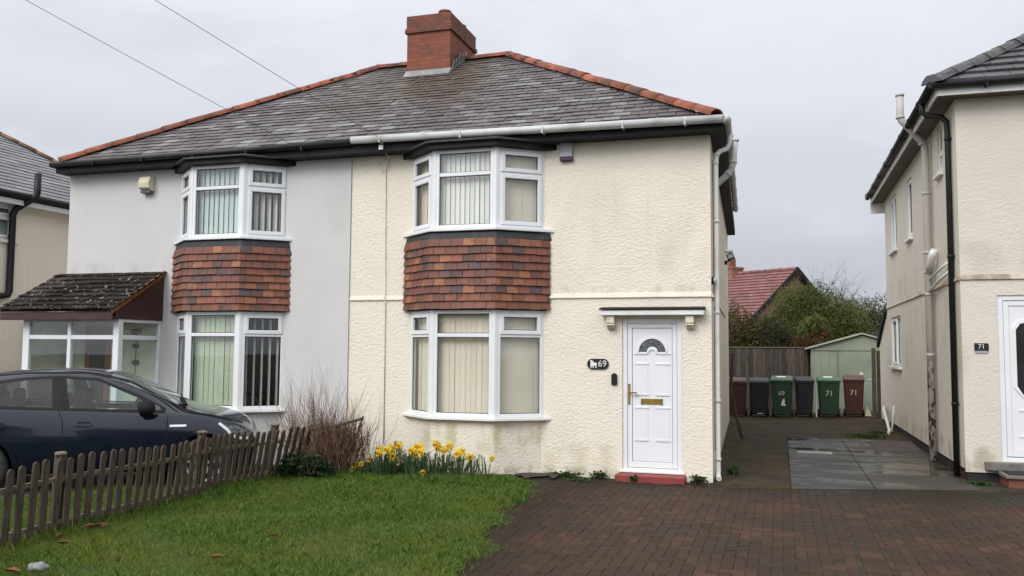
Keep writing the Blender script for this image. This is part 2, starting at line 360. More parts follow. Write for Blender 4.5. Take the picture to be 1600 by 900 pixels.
def tube(bm, pts, r, n=8, caps=True):
    pts = [Vector(p) for p in pts]; rings = []
    rr = r if isinstance(r, (list, tuple)) else [r]*len(pts)
    side = None
    for i, p in enumerate(pts):
        d = ((pts[min(i+1, len(pts)-1)]-p).normalized()+(p-pts[max(i-1, 0)]).normalized())
        if d.length < 1e-6: d = Vector((0, 0, 1))
        d.normalize()
        if side is None:
            a = Vector((0, 0, 1)) if abs(d.z) < .9 else Vector((1, 0, 0)); side = d.cross(a).normalized()
        side = (side-d*side.dot(d)).normalized(); u = d.cross(side)
        rings.append([bm.verts.new(p+(side*math.cos(t)+u*math.sin(t))*rr[i]) for t in [2*math.pi*k/n for k in range(n)]])
    for a, b in zip(rings, rings[1:]):
        for k in range(n): bm.faces.new((a[k], a[(k+1) % n], b[(k+1) % n], b[k])).smooth = True
    if caps and n > 2: bm.faces.new(rings[0][::-1]); bm.faces.new(rings[-1])
def prism(bm, poly, axis_fn, d0, d1):
    a = [bm.verts.new(axis_fn(p, d0)) for p in poly]; b = [bm.verts.new(axis_fn(p, d1)) for p in poly]
    n = len(poly); bm.faces.new(a); bm.faces.new(b[::-1])
    for i in range(n): bm.faces.new((a[i], b[i], b[(i+1) % n], a[(i+1) % n]))
def quad(bm, *p): return bm.faces.new([bm.verts.new(q) for q in p])
def np_mesh(name, verts, faces, mat, parent=None, local=False):
    me = bpy.data.meshes.new(name); nf, k = faces.shape
    me.vertices.add(len(verts)); me.vertices.foreach_set('co', verts.astype(np.float32).ravel())
    me.loops.add(nf*k); me.loops.foreach_set('vertex_index', faces.astype(np.int32).ravel())
    me.polygons.add(nf); me.polygons.foreach_set('loop_start', np.arange(0, nf*k, k, dtype=np.int32))
    me.polygons.foreach_set('loop_total', np.full(nf, k, dtype=np.int32)); me.update(calc_edges=True)
    return link_mesh(name, me, mat, parent, local)
def text_mesh(s, size, mat, M4, name, parent, thick=.002, local=False):
    cu = bpy.data.curves.new('lettering', 'FONT'); cu.body = s; cu.size = size; cu.extrude = thick; cu.align_x = 'CENTER'; cu.align_y = 'CENTER'
    o = bpy.data.objects.new('lettering', cu); COL.objects.link(o)
    me = bpy.data.meshes.new_from_object(o.evaluated_get(bpy.context.evaluated_depsgraph_get())); me.name = name
    bpy.data.objects.remove(o); bpy.data.curves.remove(cu)
    me.materials.clear(); me.transform(M4)
    return link_mesh(name, me, mat, parent, local)

class Facet:                 # a vertical plane: P0 -> P1 seen left to right from outside; n points outwards
    def __init__(s, P0, P1):
        s.o = Vector((P0[0], P0[1], 0)); d = Vector((P1[0]-P0[0], P1[1]-P0[1], 0)); s.w = d.length; s.u = d.normalized(); s.n = s.u.cross(Vector((0, 0, 1)))
    def p(s, u, z, d=0.): return s.o+s.u*u+Vector((0, 0, z))+s.n*d
    def box(s, bm, u0, u1, z0, z1, d0, d1):
        p = s.p; hexa(bm, [p(u0, z0, d1), p(u1, z0, d1), p(u1, z0, d0), p(u0, z0, d0), p(u0, z1, d1), p(u1, z1, d1), p(u1, z1, d0), p(u0, z1, d0)])

def wall_holes(bm, F, z0, z1, holes, reveal=.12, u0=0., u1=None):
    u1 = F.w if u1 is None else u1
    us = sorted({u0, u1} | {h[0] for h in holes} | {h[1] for h in holes}); zs = sorted({z0, z1} | {h[2] for h in holes} | {h[3] for h in holes})
    for a, b in zip(us, us[1:]):
        for c, d in zip(zs, zs[1:]):
            mu, mz = (a+b)/2, (c+d)/2
            if any(h[0] < mu < h[1] and h[2] < mz < h[3] for h in holes): continue
            quad(bm, F.p(a, c), F.p(b, c), F.p(b, d), F.p(a, d))
    for a, b, c, d in holes:
        for (q, r_) in (((a, c), (a, d)), ((a, d), (b, d)), ((b, d), (b, c)), ((b, c), (a, c))):
            quad(bm, F.p(*q), F.p(*r_), F.p(*r_, -reveal), F.p(*q, -reveal))

def window(parent, F, u0, u1, z0, z1, mull=(), transom=None, sashes=(), blind=None, fw=.055, depth=.07, d0=0., slat=.09, openness=.0, blind_to=None, skip_blind=()):
    """window = frame mesh; children: opening_sash, pane, blind.  sashes: (column, row) pairs that open, row 0 below the transom"""
    bm = BM(); B = lambda *a: F.box(bm, *a)
    B(u0, u0+fw, z0, z1, d0-depth, d0); B(u1-fw, u1, z0, z1, d0-depth, d0)
    B(u0+fw, u1-fw, z0, z0+fw, d0-depth, d0-.001); B(u0+fw, u1-fw, z1-fw, z1, d0-depth, d0-.001)
    cols = [u0+fw]+[x for m in mull for x in (m-fw/2, m+fw/2)]+[u1-fw]
    for m in mull: B(m-fw/2, m+fw/2, z0+fw, z1-fw, d0-depth, d0-.002)
    spans = list(zip(cols[::2], cols[1::2])); cells = []
    for ci, (a, b) in enumerate(spans):
        if transom:
            B(a, b, transom-fw/2, transom+fw/2, d0-depth, d0-.003)
            cells += [(ci, 0, a, b, z0+fw, transom-fw/2), (ci, 1, a, b, transom+fw/2, z1-fw)]
        else: cells.append((ci, 0, a, b, z0+fw, z1-fw))
    w = obj('window', bm, 'upvc', parent, bevel=.006)
    for ci, ri, a, b, c, d in cells:
        if (ci, ri) in sashes:
            s = .048; bm = BM()
            for q in ((a-.012, a+s, c-.012, d+.012), (b-s, b+.012, c-.012, d+.012), (a+s, b-s, c-.012, c+s), (a+s, b-s, d-s, d+.012)): F.box(bm, *q, d0-.04, d0+.016)
            obj('opening_sash', bm, 'upvc', w, bevel=.007)
            a, b, c, d = a+s, b-s, c+s, d-s
        bm = BM(); F.box(bm, a-.004, b+.004, c-.004, d+.004, d0-.038, d0-.032); obj('pane', bm, 'window_glass', w)
        bm = BM(); g = .009
        for q in ((a, a+g, c, d), (b-g, b, c, d), (a+g, b-g, c, c+g), (a+g, b-g, d-g, d)): F.box(bm, *q, d0-.0315, d0-.024)
        obj('gasket', bm, 'black_plastic', w)
    if blind:
        bm = BM(); a0, a1 = u0+fw*.6, u1-fw*.6; n = max(2, int((a1-a0)/slat)); st = (a1-a0)/n; ang = openness
        for k in range(n):
            um = a0+(k+.5)*st; an = ang+random.uniform(-.03, .03); hw = st*.525
            du, dd = math.cos(an)*hw, math.sin(an)*hw; zt, zb = z1-fw*.5, (blind_to or z0+fw*.7)+random.uniform(0, .012)
            D = d0-.125+random.uniform(-.003, .003)
            mid = .0015
            pts = [(um-du, D-dd), (um, D+mid), (um+du, D+dd)]
            vs = [[bm.verts.new(F.p(u, z, q)) for (u, q) in pts] for z in (zb, zt)]
            for i in range(2): bm.faces.new((vs[0][i], vs[0][i+1], vs[1][i+1], vs[1][i]))
        obj('vertical_blind', bm, blind, w)
    return w

def tile_rows(bm, F, ua, ub, z0, z1, rows, width, t=.016, tilt=.024, jitter=.004):
    """hung clay tiles on a vertical facet; ua/ub may depend on z through lists (bottom, top)"""
    ex = (z1-z0)/rows
    for r in range(rows):
        zb = z0+r*ex; zt = zb+ex*1.12
        f = r/rows; a = ua[0]+(ua[1]-ua[0])*f; b = ub[0]+(ub[1]-ub[0])*f
        u = a-(width*.5 if r % 2 else 0)
        while u < b-.01:
            x0, x1 = max(u+.003, a), min(u+width-.003, b)
            u += width
            if x1-x0 < .02: continue
            j = random.uniform(-jitter, jitter); dz = random.uniform(-.004, .004)
            o = tilt+t+j+random.uniform(0, .004)
            p = F.p; zb_ = zb+dz
            hexa(bm, [p(x0, zb_, o), p(x1, zb_, o), p(x1, zb_, o-t), p(x0, zb_, o-t), p(x0, zt, t*.6), p(x1, zt, t*.6), p(x1, zt, 0), p(x0, zt, 0)])

def slates(bm, A, B, up, L, lf, rf, ex, width, t=.010, lift=.012, jit=.004, pitchn=None):
    """rows of slates on the plane spanned by A->B (eave) and up (unit, up the slope). lf/rf: left/right limits as functions of slope distance"""
    A, B = Vector(A), Vector(B); u = (B-A).normalized(); up = Vector(up).normalized(); n = u.cross(up).normalized()
    if n.z < 0: n = -n
    rows = int(math.ceil(L/ex))
    for r in range(rows):
        s0 = r*ex; s1 = min(s0+ex*1.25, L)
        a0, b0, a1, b1 = lf(s0), rf(s0), lf(s1), rf(s1)
        x = a0-(width*.5 if r % 2 else 0)-width
        sag = random.uniform(-.003, .003)
        while x < b0:
            xl, xr = x+.005, x+width-.005
            x += width
            q0 = (max(xl, a0), min(xr, b0)); q1 = (max(xl, a1), min(xr, b1))
            if q0[1]-q0[0] < .03: continue
            if q1[1] <= q1[0]: q1 = ((q0[0]+q0[1])/2, (q0[0]+q0[1])/2+.001)
            j = random.uniform(-jit, jit)+sag; ds = random.uniform(-.008, .008); h0 = lift+t+j; k = random.uniform(-.003, .003)
            P = lambda uu, ss, h: A+u*uu+up*ss+n*h
            ss0 = s0+ds-.01
            hexa(bm, [P(q0[0], ss0, h0-t+k), P(q0[1], ss0, h0-t-k), P(q1[1], s1, .001), P(q1[0], s1, .001), P(q0[0], ss0, h0+k), P(q0[1], ss0, h0-k), P(q1[1], s1, t*.5), P(q1[0], s1, t*.5)])

def ridge_tiles(bm, P, Q, r=.12, ln=.42, drop=.03, flat=False):
    P, Q = Vector(P), Vector(Q); d = Q-P; L = d.length; d.normalize(); n = max(1, round(L/ln)); st = L/n
    s = d.cross(Vector((0, 0, 1))).normalized(); u = s.cross(d)
    for k in range(n):
        a = P+d*(k*st+.004); b = P+d*((k+1)*st+.02); ra, rb = r*1.05, r*.97; j = random.uniform(-.008, .008)
        rows = []
        for c, q in ((a, ra), (b, rb)):
            ring = []
            for i in range(9):
                t = math.pi*i/8
                x, y = math.cos(t), math.sin(t)
                if flat: x, y = [(1, -.15), (.8, .25), (.62, .5), (.4, .62), (0, .66), (-.4, .62), (-.62, .5), (-.8, .25), (-1, -.15)][i]
                ring.append((c+s*x*q+u*(y*q*.85-drop+j), c+s*x*(q-.018)+u*(y*(q-.018)*.85-drop+j)))
            rows.append(([bm.verts.new(v[0]) for v in ring], [bm.verts.new(v[1]) for v in ring]))
        (ao, ai), (bo, bi) = rows
        for i in range(8):
            bm.faces.new((ao[i], ao[i+1], bo[i+1], bo[i])).smooth = True
            bm.faces.new((ai[i], bi[i], bi[i+1], ai[i+1]))
            bm.faces.new((ao[i], ai[i], ai[i+1], ao[i+1])); bm.faces.new((bo[i], bo[i+1], bi[i+1], bi[i]))

# ------------------------------------------------------------------ ground
def lawn_z(x, y):
    z = .012-np.clip((-5.85-x)/.8, 0, 1)*.075+0*y
    return z+.010*np.sin(2.1*x+1.3*y)+.01*np.sin(1.1*x-2.7*y)
EDGE = [(-9.5, -1.2), (-5.64, -1.58), (-4.99, -1.66), (-4.23, -1.83), (-3.12, -2.03), (-1.86, -2.15), (-1.02, -2.36), (-.75, -2.5), (-.55, -2.65), (0, -2.7)]
def lawn_edge(y): return np.interp(y, [e[0] for e in EDGE], [e[1] for e in EDGE])+.05*np.sin(5*y)+.03*np.sin(13.7*y+1)
bm = BM(); s = 160
for i in range(-4, 4):
    for j in range(-4, 4): quad(bm, (i*40, j*40, -.09), (i*40+40, j*40, -.09), (i*40+40, j*40+40, -.09), (i*40, j*40+40, -.09))
bmesh.ops.remove_doubles(bm, verts=bm.verts, dist=.01)
tag(obj('ground', bm, 'field'), kind='structure')
# lawn base
nx, ny = 130, 170; xs = np.linspace(-8.2, -1.2, nx); ys = np.linspace(-9.5, -.02, ny)
X, Y = np.meshgrid(xs, ys); Zg = lawn_z(X, Y); V = np.stack([X, Y, Zg], -1).reshape(-1, 3)
F_ = []
for j in range(ny-1):
    for i in range(nx-1):
        cx, cy = (xs[i]+xs[i+1])/2, (ys[j]+ys[j+1])/2
        if cx < lawn_edge(cy): F_.append((j*nx+i, j*nx+i+1, (j+1)*nx+i+1, (j+1)*nx+i))
tag(np_mesh('lawn', V, np.array(F_), 'lawn_soil'), kind='structure')
# grass blades
def blades(n, x0, x1, y0, y1, h0, h1, w0, keep):
    x = RNG.uniform(x0, x1, n); y = RNG.uniform(y0, y1, n); k = keep(x, y); x, y = x[k], y[k]; n = len(x)
    z = lawn_z(x, y); a = RNG.uniform(0, 2*np.pi, n); h = RNG.uniform(h0, h1, n)*(1+.35*np.sin(3.1*x+2*np.sin(2.3*y))); w = w0*RNG.uniform(.7, 1.3, n)
    la = RNG.uniform(0, 2*np.pi, n); ll = h*RNG.uniform(.2, 1.1, n)
    b = np.stack([x, y, z-.005], -1); t = np.stack([np.cos(a)*w, np.sin(a)*w, np.zeros(n)], -1)
    tip = b+np.stack([np.cos(la)*ll, np.sin(la)*ll, h], -1); mid = b+np.stack([np.cos(la)*ll*.3, np.sin(la)*ll*.3, h*.62], -1)
    v = np.stack([b-t, b+t, mid+t*.8, tip, mid-t*.8], 1).reshape(-1, 3)
    return v, n
gv = []; gn = 0
inl = lambda x, y: (x < lawn_edge(y)+RNG.normal(0, .05, len(x))) & ~((x > -4.5) & (x < -2.35) & (y > -.55)) & ~((np.abs(x+5.4) < .3) & (y > -1.5))
for args in ((170000, -8.0, -1.2, -8.0, -3.6, .02, .062, .0028, inl), (130000, -7.8, -1.8, -3.6, -.2, .022, .065, .0032, inl), (9000, -7.0, -1.5, -7.5, -.9, .06, .10, .003, lambda x, y: inl(x, y) & (np.sin(2.7*x+1.9*np.sin(1.7*y))*np.sin(3.3*y+x) > .25)),
             (26000, -2.6, -1.0, -7.5, -.6, .008, .028, .0028, lambda x, y: (x > lawn_edge(y)-.05) & (x-lawn_edge(y) < np.abs(RNG.normal(0, .09, len(x)))+.22*np.clip(np.sin(3.3*y+1)*np.sin(7.1*y), 0, 1))), (14000, -6.5, -5.35, -8, -1.5, .05, .13, .003, lambda x, y: np.abs(x+5.70+.04*np.sin(y)) < .12+RNG.normal(0, .1, len(x))),
             (5000, -5.2, -2.4, -1.5, -.9, .05, .12, .003, inl)):
    v, n = blades(*args); gv.append(v); gn += n
gv = np.concatenate(gv); tag(np_mesh('grass', gv, np.arange(gn*5).reshape(-1, 5), 'grass_blade'), kind='stuff')
# soil bed along the house front
bm = BM(); n = 60
top = [bm.verts.new((-6.0+k*3.9/n, -.02,   .035+.01*math.sin(k))) for k in range(n+1)]
low = [bm.verts.new((-6.0+k*3.9/n, -.95+.12*math.sin(k*.9)+.06*math.sin(k*2.3)+(.55 if k > 48 else 0), .030-.005*k/n)) for k in range(n+1)]
for k in range(n): bm.faces.new((low[k], low[k+1], top[k+1], top[k]))
tag(obj('flower_bed_soil', bm, 'earth'), kind='structure')
# brick paved drive: 90 degree herringbone of real pavers with a blue soldier course
bm = BM(); quad(bm, (-3.2, -12, -.0065), (9, -12, -.0065), (9, 2.4, -.0065), (-3.2, 2.4, -.0065)); tag(obj('driveway_bed', bm, 'joint_sand'), kind='structure')
def paver_box(bm, x0, x1, y0, y1):
    h = random.uniform(-.0025, .0025); c = .0035; g = .0012; x0 += g; x1 -= g; y0 += g; y1 -= g
    z = h; tl = [random.uniform(-.0015, .0015) for _ in range(4)]
    o = [bm.verts.new(p) for p in ((x0, y0, -.009), (x1, y0, -.009), (x1, y1, -.009), (x0, y1, -.009))]
    m = [bm.verts.new(p) for p in ((x0, y0, z-.004), (x1, y0, z-.004), (x1, y1, z-.004), (x0, y1, z-.004))]
    t = [bm.verts.new(p) for p in ((x0+c, y0+c, z+tl[0]), (x1-c, y0+c, z+tl[1]), (x1-c, y1-c, z+tl[2]), (x0+c, y1-c, z+tl[3]))]
    bm.faces.new(t)
    for k in range(4):
        j = (k+1) % 4; bm.faces.new((m[k], m[j], t[j], t[k])); bm.faces.new((o[k], o[j], m[j], m[k]))
def slab_y(x): return -.42+.30*(x-.24) if x > .24 else (-.42 if x > .05 else -.03)
W = .1; bm = BM(); X0, Y0 = -3.0, -8.2
inside = lambda x, y: y < slab_y(x)+.02 and x > float(lawn_edge(y))-.15 and not (1.54 < x < 1.745) and not (-4.4 < x < -2.4 and y > -.5) and y < 1.0 and x < 6.2 and not (-1.3 < x < -.35 and y > -.26)
for i in range(100):
    for j in range(96):
        d = (i-j) % 4; x, y = X0+i*W, Y0+j*W
        if d == 0 and inside(x+W, y+.05):
            x1 = x+2*W
            if x < 1.54 < x1: x1 = 1.54
            if x < 1.745 < x1: x = 1.745
            if x1-x > .03: paver_box(bm, x, x1, y, y+W)
        if d == 3 and inside(x+.05, y+W):
            xa, xb = x, x+W
            if xa < 1.54 < xb: xb = 1.54
            if xa < 1.745 < xb: xa = 1.745
            if xb-xa > .02: paver_box(bm, xa, xb, y, y+2*W)
tag(obj('brick_driveway', bm, 'paving_brick'), kind='structure')
bm = BM(); y = -8.2
while y < -.12: paver_box(bm, 1.542, 1.743, y, y+W); y += W
tag(obj('driveway_border', bm, 'paving_brick'), kind='structure')
# concrete side path: mossy old strip and newer wet slabs
def slab(name, poly, mat, z, th=.05, kind='structure'):
    bm = BM(); prism(bm, poly, lambda p, d: (p[0], p[1], d), z, z-th)
    return tag(obj(name, bm, mat), kind=kind)
slab('side_path', [(-.6, 15.2), (-.05, .02), (.26, -.40), (1.0, -.17), (1.0, 7.0), (.98, 15.2)], 'concrete_moss', .006)
slab('concrete_slab', [(1.012, -.16), (2.05, .14), (2.05, 3.6), (1.012, 3.6)], 'concrete_wet', .009)
slab('concrete_slab', [(2.062, .15), (3.36, .52), (3.36, 4.75), (2.062, 4.75)], 'concrete_damp', .009)
slab('concrete_slab', [(1.012, 3.612), (2.05, 3.612), (2.05, 7.0), (1.012, 7.0)], 'concrete_wet', .0095)
slab('concrete_slab', [(2.5, 4.83), (3.30, 5.2), (3.38, 6.98), (2.55, 6.7)], 'concrete_patch', .014)
slab('concrete_slab', [(2.062, 4.762), (3.36, 4.762), (3.36, 7.0), (2.062, 7.0)], 'concrete_damp', .0095)
slab('yard', [(-.6, 7.012), (4.4, 7.012), (4.4, 16), (-.6, 16)], 'concrete_moss', .0)
slab('neighbour_driveway', [(-14.2, -12), (-8.1, -12), (-7.6, -2.4), (-6.5, -1.8), (-6.4, -.5), (-14.2, 12)], 'tarmac', -.055)
bm = BM(); bx(bm, 1.16, 1.74, 4.02, 4.30, .0, .024); dc = tag(obj('drain_cover', bm, 'steel_drain', bevel=.004), 'small pale metal drain cover set in the wet concrete slab', 'drain cover')
bm = BM()
for k in range(3): bx(bm, 1.2+k*.18, 1.34+k*.18, 4.06, 4.26, .0242, .029)
obj('raised_panel', bm, 'steel_drain', dc)

# ------------------------------------------------------------------ pair of semis
RIDGE_Y, RIDGE_Z, EAVE_Z, EAVE_Y = 3.75, 7.53, 4.95, -.32
def eave_hip(side):      # half of the roof right (+1) or left (-1) of the party line at x=-5.5; ridge end 1.4 from it
    return side
PARTY = -5.52
def semi_roof(house, sgn):
    ex_out = 5.64 if sgn > 0 else 5.46            # eave corner distance from the party line
    rx = 1.40
    up = Vector((0, RIDGE_Y-EAVE_Y, RIDGE_Z-EAVE_Z)); L = up.length
    bm = BM()
    # solid boarding under the slates
    E0 = (PARTY, EAVE_Y, EAVE_Z-.01); E1 = (PARTY+sgn*ex_out, EAVE_Y, EAVE_Z-.01); R1 = (PARTY+sgn*rx, RIDGE_Y, RIDGE_Z-.01); R0 = (PARTY, RIDGE_Y, RIDGE_Z-.01)
    B1 = (PARTY+sgn*(ex_out-.25), 2*RIDGE_Y-EAVE_Y, EAVE_Z-.01); B0 = (PARTY, 2*RIDGE_Y-EAVE_Y, EAVE_Z-.01)
    for f in ((E0, E1, R1, R0), (E1, B1, R1), (B1, B0, R0, R1)): quad(bm, *(f if sgn > 0 else f[::-1]))
    deck = bm; bm = BM()
    A = Vector((PARTY, EAVE_Y-.03, EAVE_Z-.015))
    hip = lambda s_: ex_out-(ex_out-rx)*min(1, max(0, s_/L))
    if sgn > 0: slates(bm, A, A+Vector((1, 0, 0)), up, L, lambda s_: 0., hip, .178, .26)
    else: slates(bm, A, A+Vector((1, 0, 0)), up, L, lambda s_: -hip(s_), lambda s_: 0., .178, .26)
    # hip end slope
    Ea, Eb = Vector(E1), Vector(B1); mid = (Ea+Eb)/2; up2 = Vector(R1)-mid; L2 = up2.length; w2 = (Eb-Ea).length
    up2 = up2-(Eb-Ea).normalized()*up2.dot((Eb-Ea).normalized())
    slates(bm, Ea, Eb, up2, L2, lambda s_: w2/2*min(1, s_/L2), lambda s_: w2-w2/2*min(1, s_/L2), .20, .30)
    rf = obj('roof', bm, 'slate', house); obj('roof_deck', deck, 'lead_dark', rf)
    bm = BM()
    ridge_tiles(bm, (PARTY+sgn*ex_out, EAVE_Y-.02, EAVE_Z+.03), (PARTY+sgn*rx, RIDGE_Y, RIDGE_Z+.03), .115, .44)
    ridge_tiles(bm, (PARTY+sgn*rx, RIDGE_Y, RIDGE_Z+.03), (PARTY+sgn*.0, RIDGE_Y, RIDGE_Z+.03), .115, .44)
    ridge_tiles(bm, B1, (PARTY+sgn*rx, RIDGE_Y, RIDGE_Z+.04), .115, .44)
    obj('ridge_tile', bm, 'terracotta', rf)
    return rf

def bay(house, x0, f0, f1, x1, wallmat, bl, sgn_open=0, dark_right=None):
    """two-storey canted bay. x0,x1 wall joins, f0,f1 front corners (y=-.45)"""
    D = -.45
    pts = [(x0, -.002), (f0, D), (f1, D), (x1, -.002)]
    fac = [Facet(pts[i], pts[i+1]) for i in range(3)]
    def off(d):
        # offset polyline outwards by d
        out = []
        for i, p in enumerate(pts):
            if i in (0, 3): 
                F = fac[0] if i == 0 else fac[2]; out.append((p[0]+(-1 if i == 0 else 1)*d/abs(F.n.x)*1.0, p[1]))
            else:
                a, b = fac[i-1].n, fac[i].n; m = (a+b).normalized(); k = d/m.dot(a); out.append((p[0]+m.x*k, p[1]+m.y*k))
        return out
    def ringsolid(bm, d, z0, z1, d_top=None):
        lo, hi = off(d), off(d if d_top is None else d_top)
        lo = [(lo[0][0], .02)]+lo+[(lo[-1][0], .02)]; hi = [(hi[0][0], .02)]+hi+[(hi[-1][0], .02)]
        a = [bm.verts.new((p[0], p[1], z0)) for p in lo]; b = [bm.verts.new((p[0], p[1], z1)) for p in hi]
        bm.faces.new(a[::-1]); bm.faces.new(b); n = len(a)
        for i in range(n): bm.faces.new((a[i], a[(i+1) % n], b[(i+1) % n], b[i]))
    # rendered wall below the lower window, tile hung apron core, timber core over the upper one
    bm = BM(); ringsolid(bm, -.02, -.05, .775); obj('bay_wall', bm, wallmat, house)
    bm = BM(); ringsolid(bm, .075, .775, .815); s1 = obj('window_sill', bm, 'upvc_aged', house, bevel=.006)
    bm = BM(); ringsolid(bm, .03, 2.352, 3.42); core = obj('tile_hanging', bm, 'black_paint', house)
    ap = off(.055); ap[0] = (x0-.10, -.0); ap[3] = (x1+.08, -.0)
    bm = BM()
    for i in range(3):
        F = Facet(ap[i], ap[i+1]); e0, e1 = (-.016 if i else 0), (F.w+.016 if i < 2 else F.w); tile_rows(bm, F, (e0, e0), (e1, e1), 2.365, 3.385, 9, .18)
    obj('clay_tile', bm, 'clay_tile', core)
    # corner hip cappings of the hanging
    bm = BM(); ringsolid(bm, .072, 3.372, 3.475, .055); obj('lead_flashing', bm, 'lead_dark', house, bevel=.008)
    bm = BM(); ringsolid(bm, .095, 3.49, 3.535); obj('window_sill', bm, 'upvc', house, bevel=.006)
    bm = BM(); ringsolid(bm, .11, 4.705, 4.79); bc = obj('bay_fascia', bm, 'black_paint', house, bevel=.004)
    bm = BM(); ringsolid(bm, .17, 4.785, 4.815); ringsolid(bm, .16, 4.8155, 4.855, .02); obj('bay_roof', bm, 'lead_dark', house, bevel=.006)
    Z = ((.815, 2.352, 1.985), (3.535, 4.705, 4.335))
    for lev, (z0, z1, tr) in enumerate(Z):
        for i, F in enumerate(fac):
            e = .045
            if i == 1: window(house, F, .035, F.w-.035, z0+.001, z1-.001, transom=tr, blind=bl[lev][i][0], openness=bl[lev][i][1], slat=bl[lev][i][2])
            else:
                a, b = (.0, F.w-.035) if i == 0 else (.035, F.w)
                sh = ((0, 0), (0, 1)) if lev == 1 else ((0, 1),)
                window(house, F, a, b, z0+.001, z1-.001, transom=tr, sashes=sh, blind=bl[lev][i][0], openness=bl[lev][i][1], slat=bl[lev][i][2])
        # corner posts
        for c in (1, 2):
            bm = BM(); a, b = fac[c-1], fac[c]; q = Vector((pts[c][0], pts[c][1], 0)); m = (a.n+b.n).normalized(); s_ = .038
            poly = [q-a.u*s_, q+b.u*s_, q+b.u*s_-b.n*.07, q-m*.085, q-a.u*s_-a.n*.07]
            poly = [q-a.u*s_+a.n*.004, q+m*.006, q+b.u*s_+b.n*.004, q+b.u*s_-b.n*.07, q-m*.085, q-a.u*s_-a.n*.07]
            prism(bm, [(p.x, p.y) for p in poly], lambda p, d: (p[0], p[1], d), z0+.0005, z1-.0005)
            obj('corner_post', bm, 'upvc', house)
    # rooms behind the glass
    for z0, z1 in ((.5, 2.36), (3.2, 4.72)):
        bm = BM(); a, b = x0+.05, x1-.05
        y0, y1 = -.0, 3.2
        P = lambda x, y, z: (x, y, z)
        quad(bm, (a, y1, z0), (b, y1, z0), (b, y1, z1), (a, y1, z1)); quad(bm, (a, y0, z0), (a, y1, z0), (a, y1, z1), (a, y0, z1)); quad(bm, (b, y0, z0), (b, y0, z1), (b, y1, z1), (b, y1, z0))
        quad(bm, (a, y0, z0), (b, y0, z0), (b, y1, z0), (a, y1, z0)); quad(bm, (a, y0, z1), (a, y1, z1), (b, y1, z1), (b, y0, z1))
        obj('room', bm, 'room_dark', house)
    return pts

def pipe_run(house, name, pts, r, mat, clips=(), n=10):
    bm = BM(); tube(bm, pts, r, n); o = obj(name, bm, mat, house)
    if clips:
        for p, d in clips: bm = BM(); p = Vector(p); d = Vector(d).normalized(); tube(bm, [p-d*.02, p+d*.02], r*1.18, n); obj('pipe_bracket', bm, mat, o)
    return o
def arc(c, r, a0, a1, n, f): return [f(c[0]+r*math.cos(a0+(a1-a0)*k/n), c[1]+r*math.sin(a0+(a1-a0)*k/n)) for k in range(n+1)]

# ---- number 69
H = thing('semi_detached_house', 'cream roughcast right-hand half of the slate-roofed pair, with white front door and red tile-hung bay', 'house', (-2.75, 3.5, 0))
FX = Facet((PARTY, 0), (0, 0)); o5 = -PARTY
bm = BM()
wall_holes(bm, FX, -.05, 4.9, [(o5-4.46, o5-2.40, .80, 2.36), (o5-4.46, o5-2.40, 3.5, 4.72), (o5-1.235, o5-.405, .105, 2.235)], .13)
SK = -.035
sx = lambda y: SK*y
quad(bm, (0, 0, -.05), (sx(10.9), 10.9, -.05), (sx(10.9), 10.9, 4.9), (0, 0, 4.9)); quad(bm, (sx(10.9), 10.9, -.05), (PARTY, 10.9, -.05), (PARTY, 10.9, 4.9), (sx(10.9), 10.9, 4.9))
quad(bm, (PARTY, 10.9, -.05), (PARTY, 0, -.05), (PARTY, 0, 4.9), (PARTY, 10.9, 4.9))
obj('wall', bm, 'cream_roughcast', H)
def bellcast(bm, pts, z, w=.026):
    for (a, b) in zip(pts, pts[1:]):
        F = Facet(a, b)
        prism(bm, [(0., z+.07), (w, z+.006), (w, z-.004), (0, z-.014)], lambda p, d: F.p(d, p[1], p[0]), 0., F.w)
for pp in ([(PARTY+.01, 0), (-4.60, 0)], [(-2.32, 0), (.0, 0)], [(0.0, 0), (sx(7.5), 7.5)]): bm = BM(); bellcast(bm, pp, 2.535); obj('string_course', bm, 'cream_roughcast', H)
B69 = [[('blind_cream', .05, .1), ('blind_cream', .07, .080), ('blind_cream', .04, .080)], [('blind_cream', .05, .1), ('blind_white', .24, .075), ('blind_cream', .06, .085)]]
bay(H, -4.48, -3.95, -2.98, -2.38, 'cream_roughcast', B69)
rf = semi_roof(H, +1)
# chimney on the party line
bm = BM(); bx(bm, -5.98, -5.08, 3.02, 4.42, 6.9, 7.99)
ch = obj('chimney', bm, 'red_brick', rf)
bm = BM(); bx(bm, -6.02, -5.04, 2.98, 4.46, 7.91, 8.0); bx(bm, -5.995, -5.065, 3.005, 4.435, 8.001, 8.26)
obj('corbel', bm, 'chimney_cap_brick', ch, bevel=.008)
for (x, y, r, h) in ((-5.30, 3.28, .115, .07), (-5.27, 4.05, .11, .06), (-5.75, 3.7, .11, .02)):
    bm = BM(); tube(bm, [(x, y, 8.20), (x, y, 8.29+h), (x, y, 8.291+h), (x, y, 8.29+h+.03)], [r, r*.95, r*1.12, r*1.1], 16)
    obj('chimney_pot', bm, 'chimney_pot', ch, smooth=R(40))
slope = (RIDGE_Z-EAVE_Z)/(RIDGE_Y-EAVE_Y); rz = lambda y: EAVE_Z+(y-EAVE_Y)*slope
bm = BM(); hexa(bm, [(-6.0, 2.90, rz(2.90)+.03), (-5.05, 2.90, rz(2.90)+.03), (-5.05, 3.015, rz(3.015)+.03), (-6.0, 3.015, rz(3.015)+.03), (-6.0, 2.90, rz(2.90)+.038), (-5.05, 2.90, rz(2.90)+.038), (-5.05, 3.01, rz(3.0)+.11), (-6.0, 3.01, rz(3.0)+.11)])
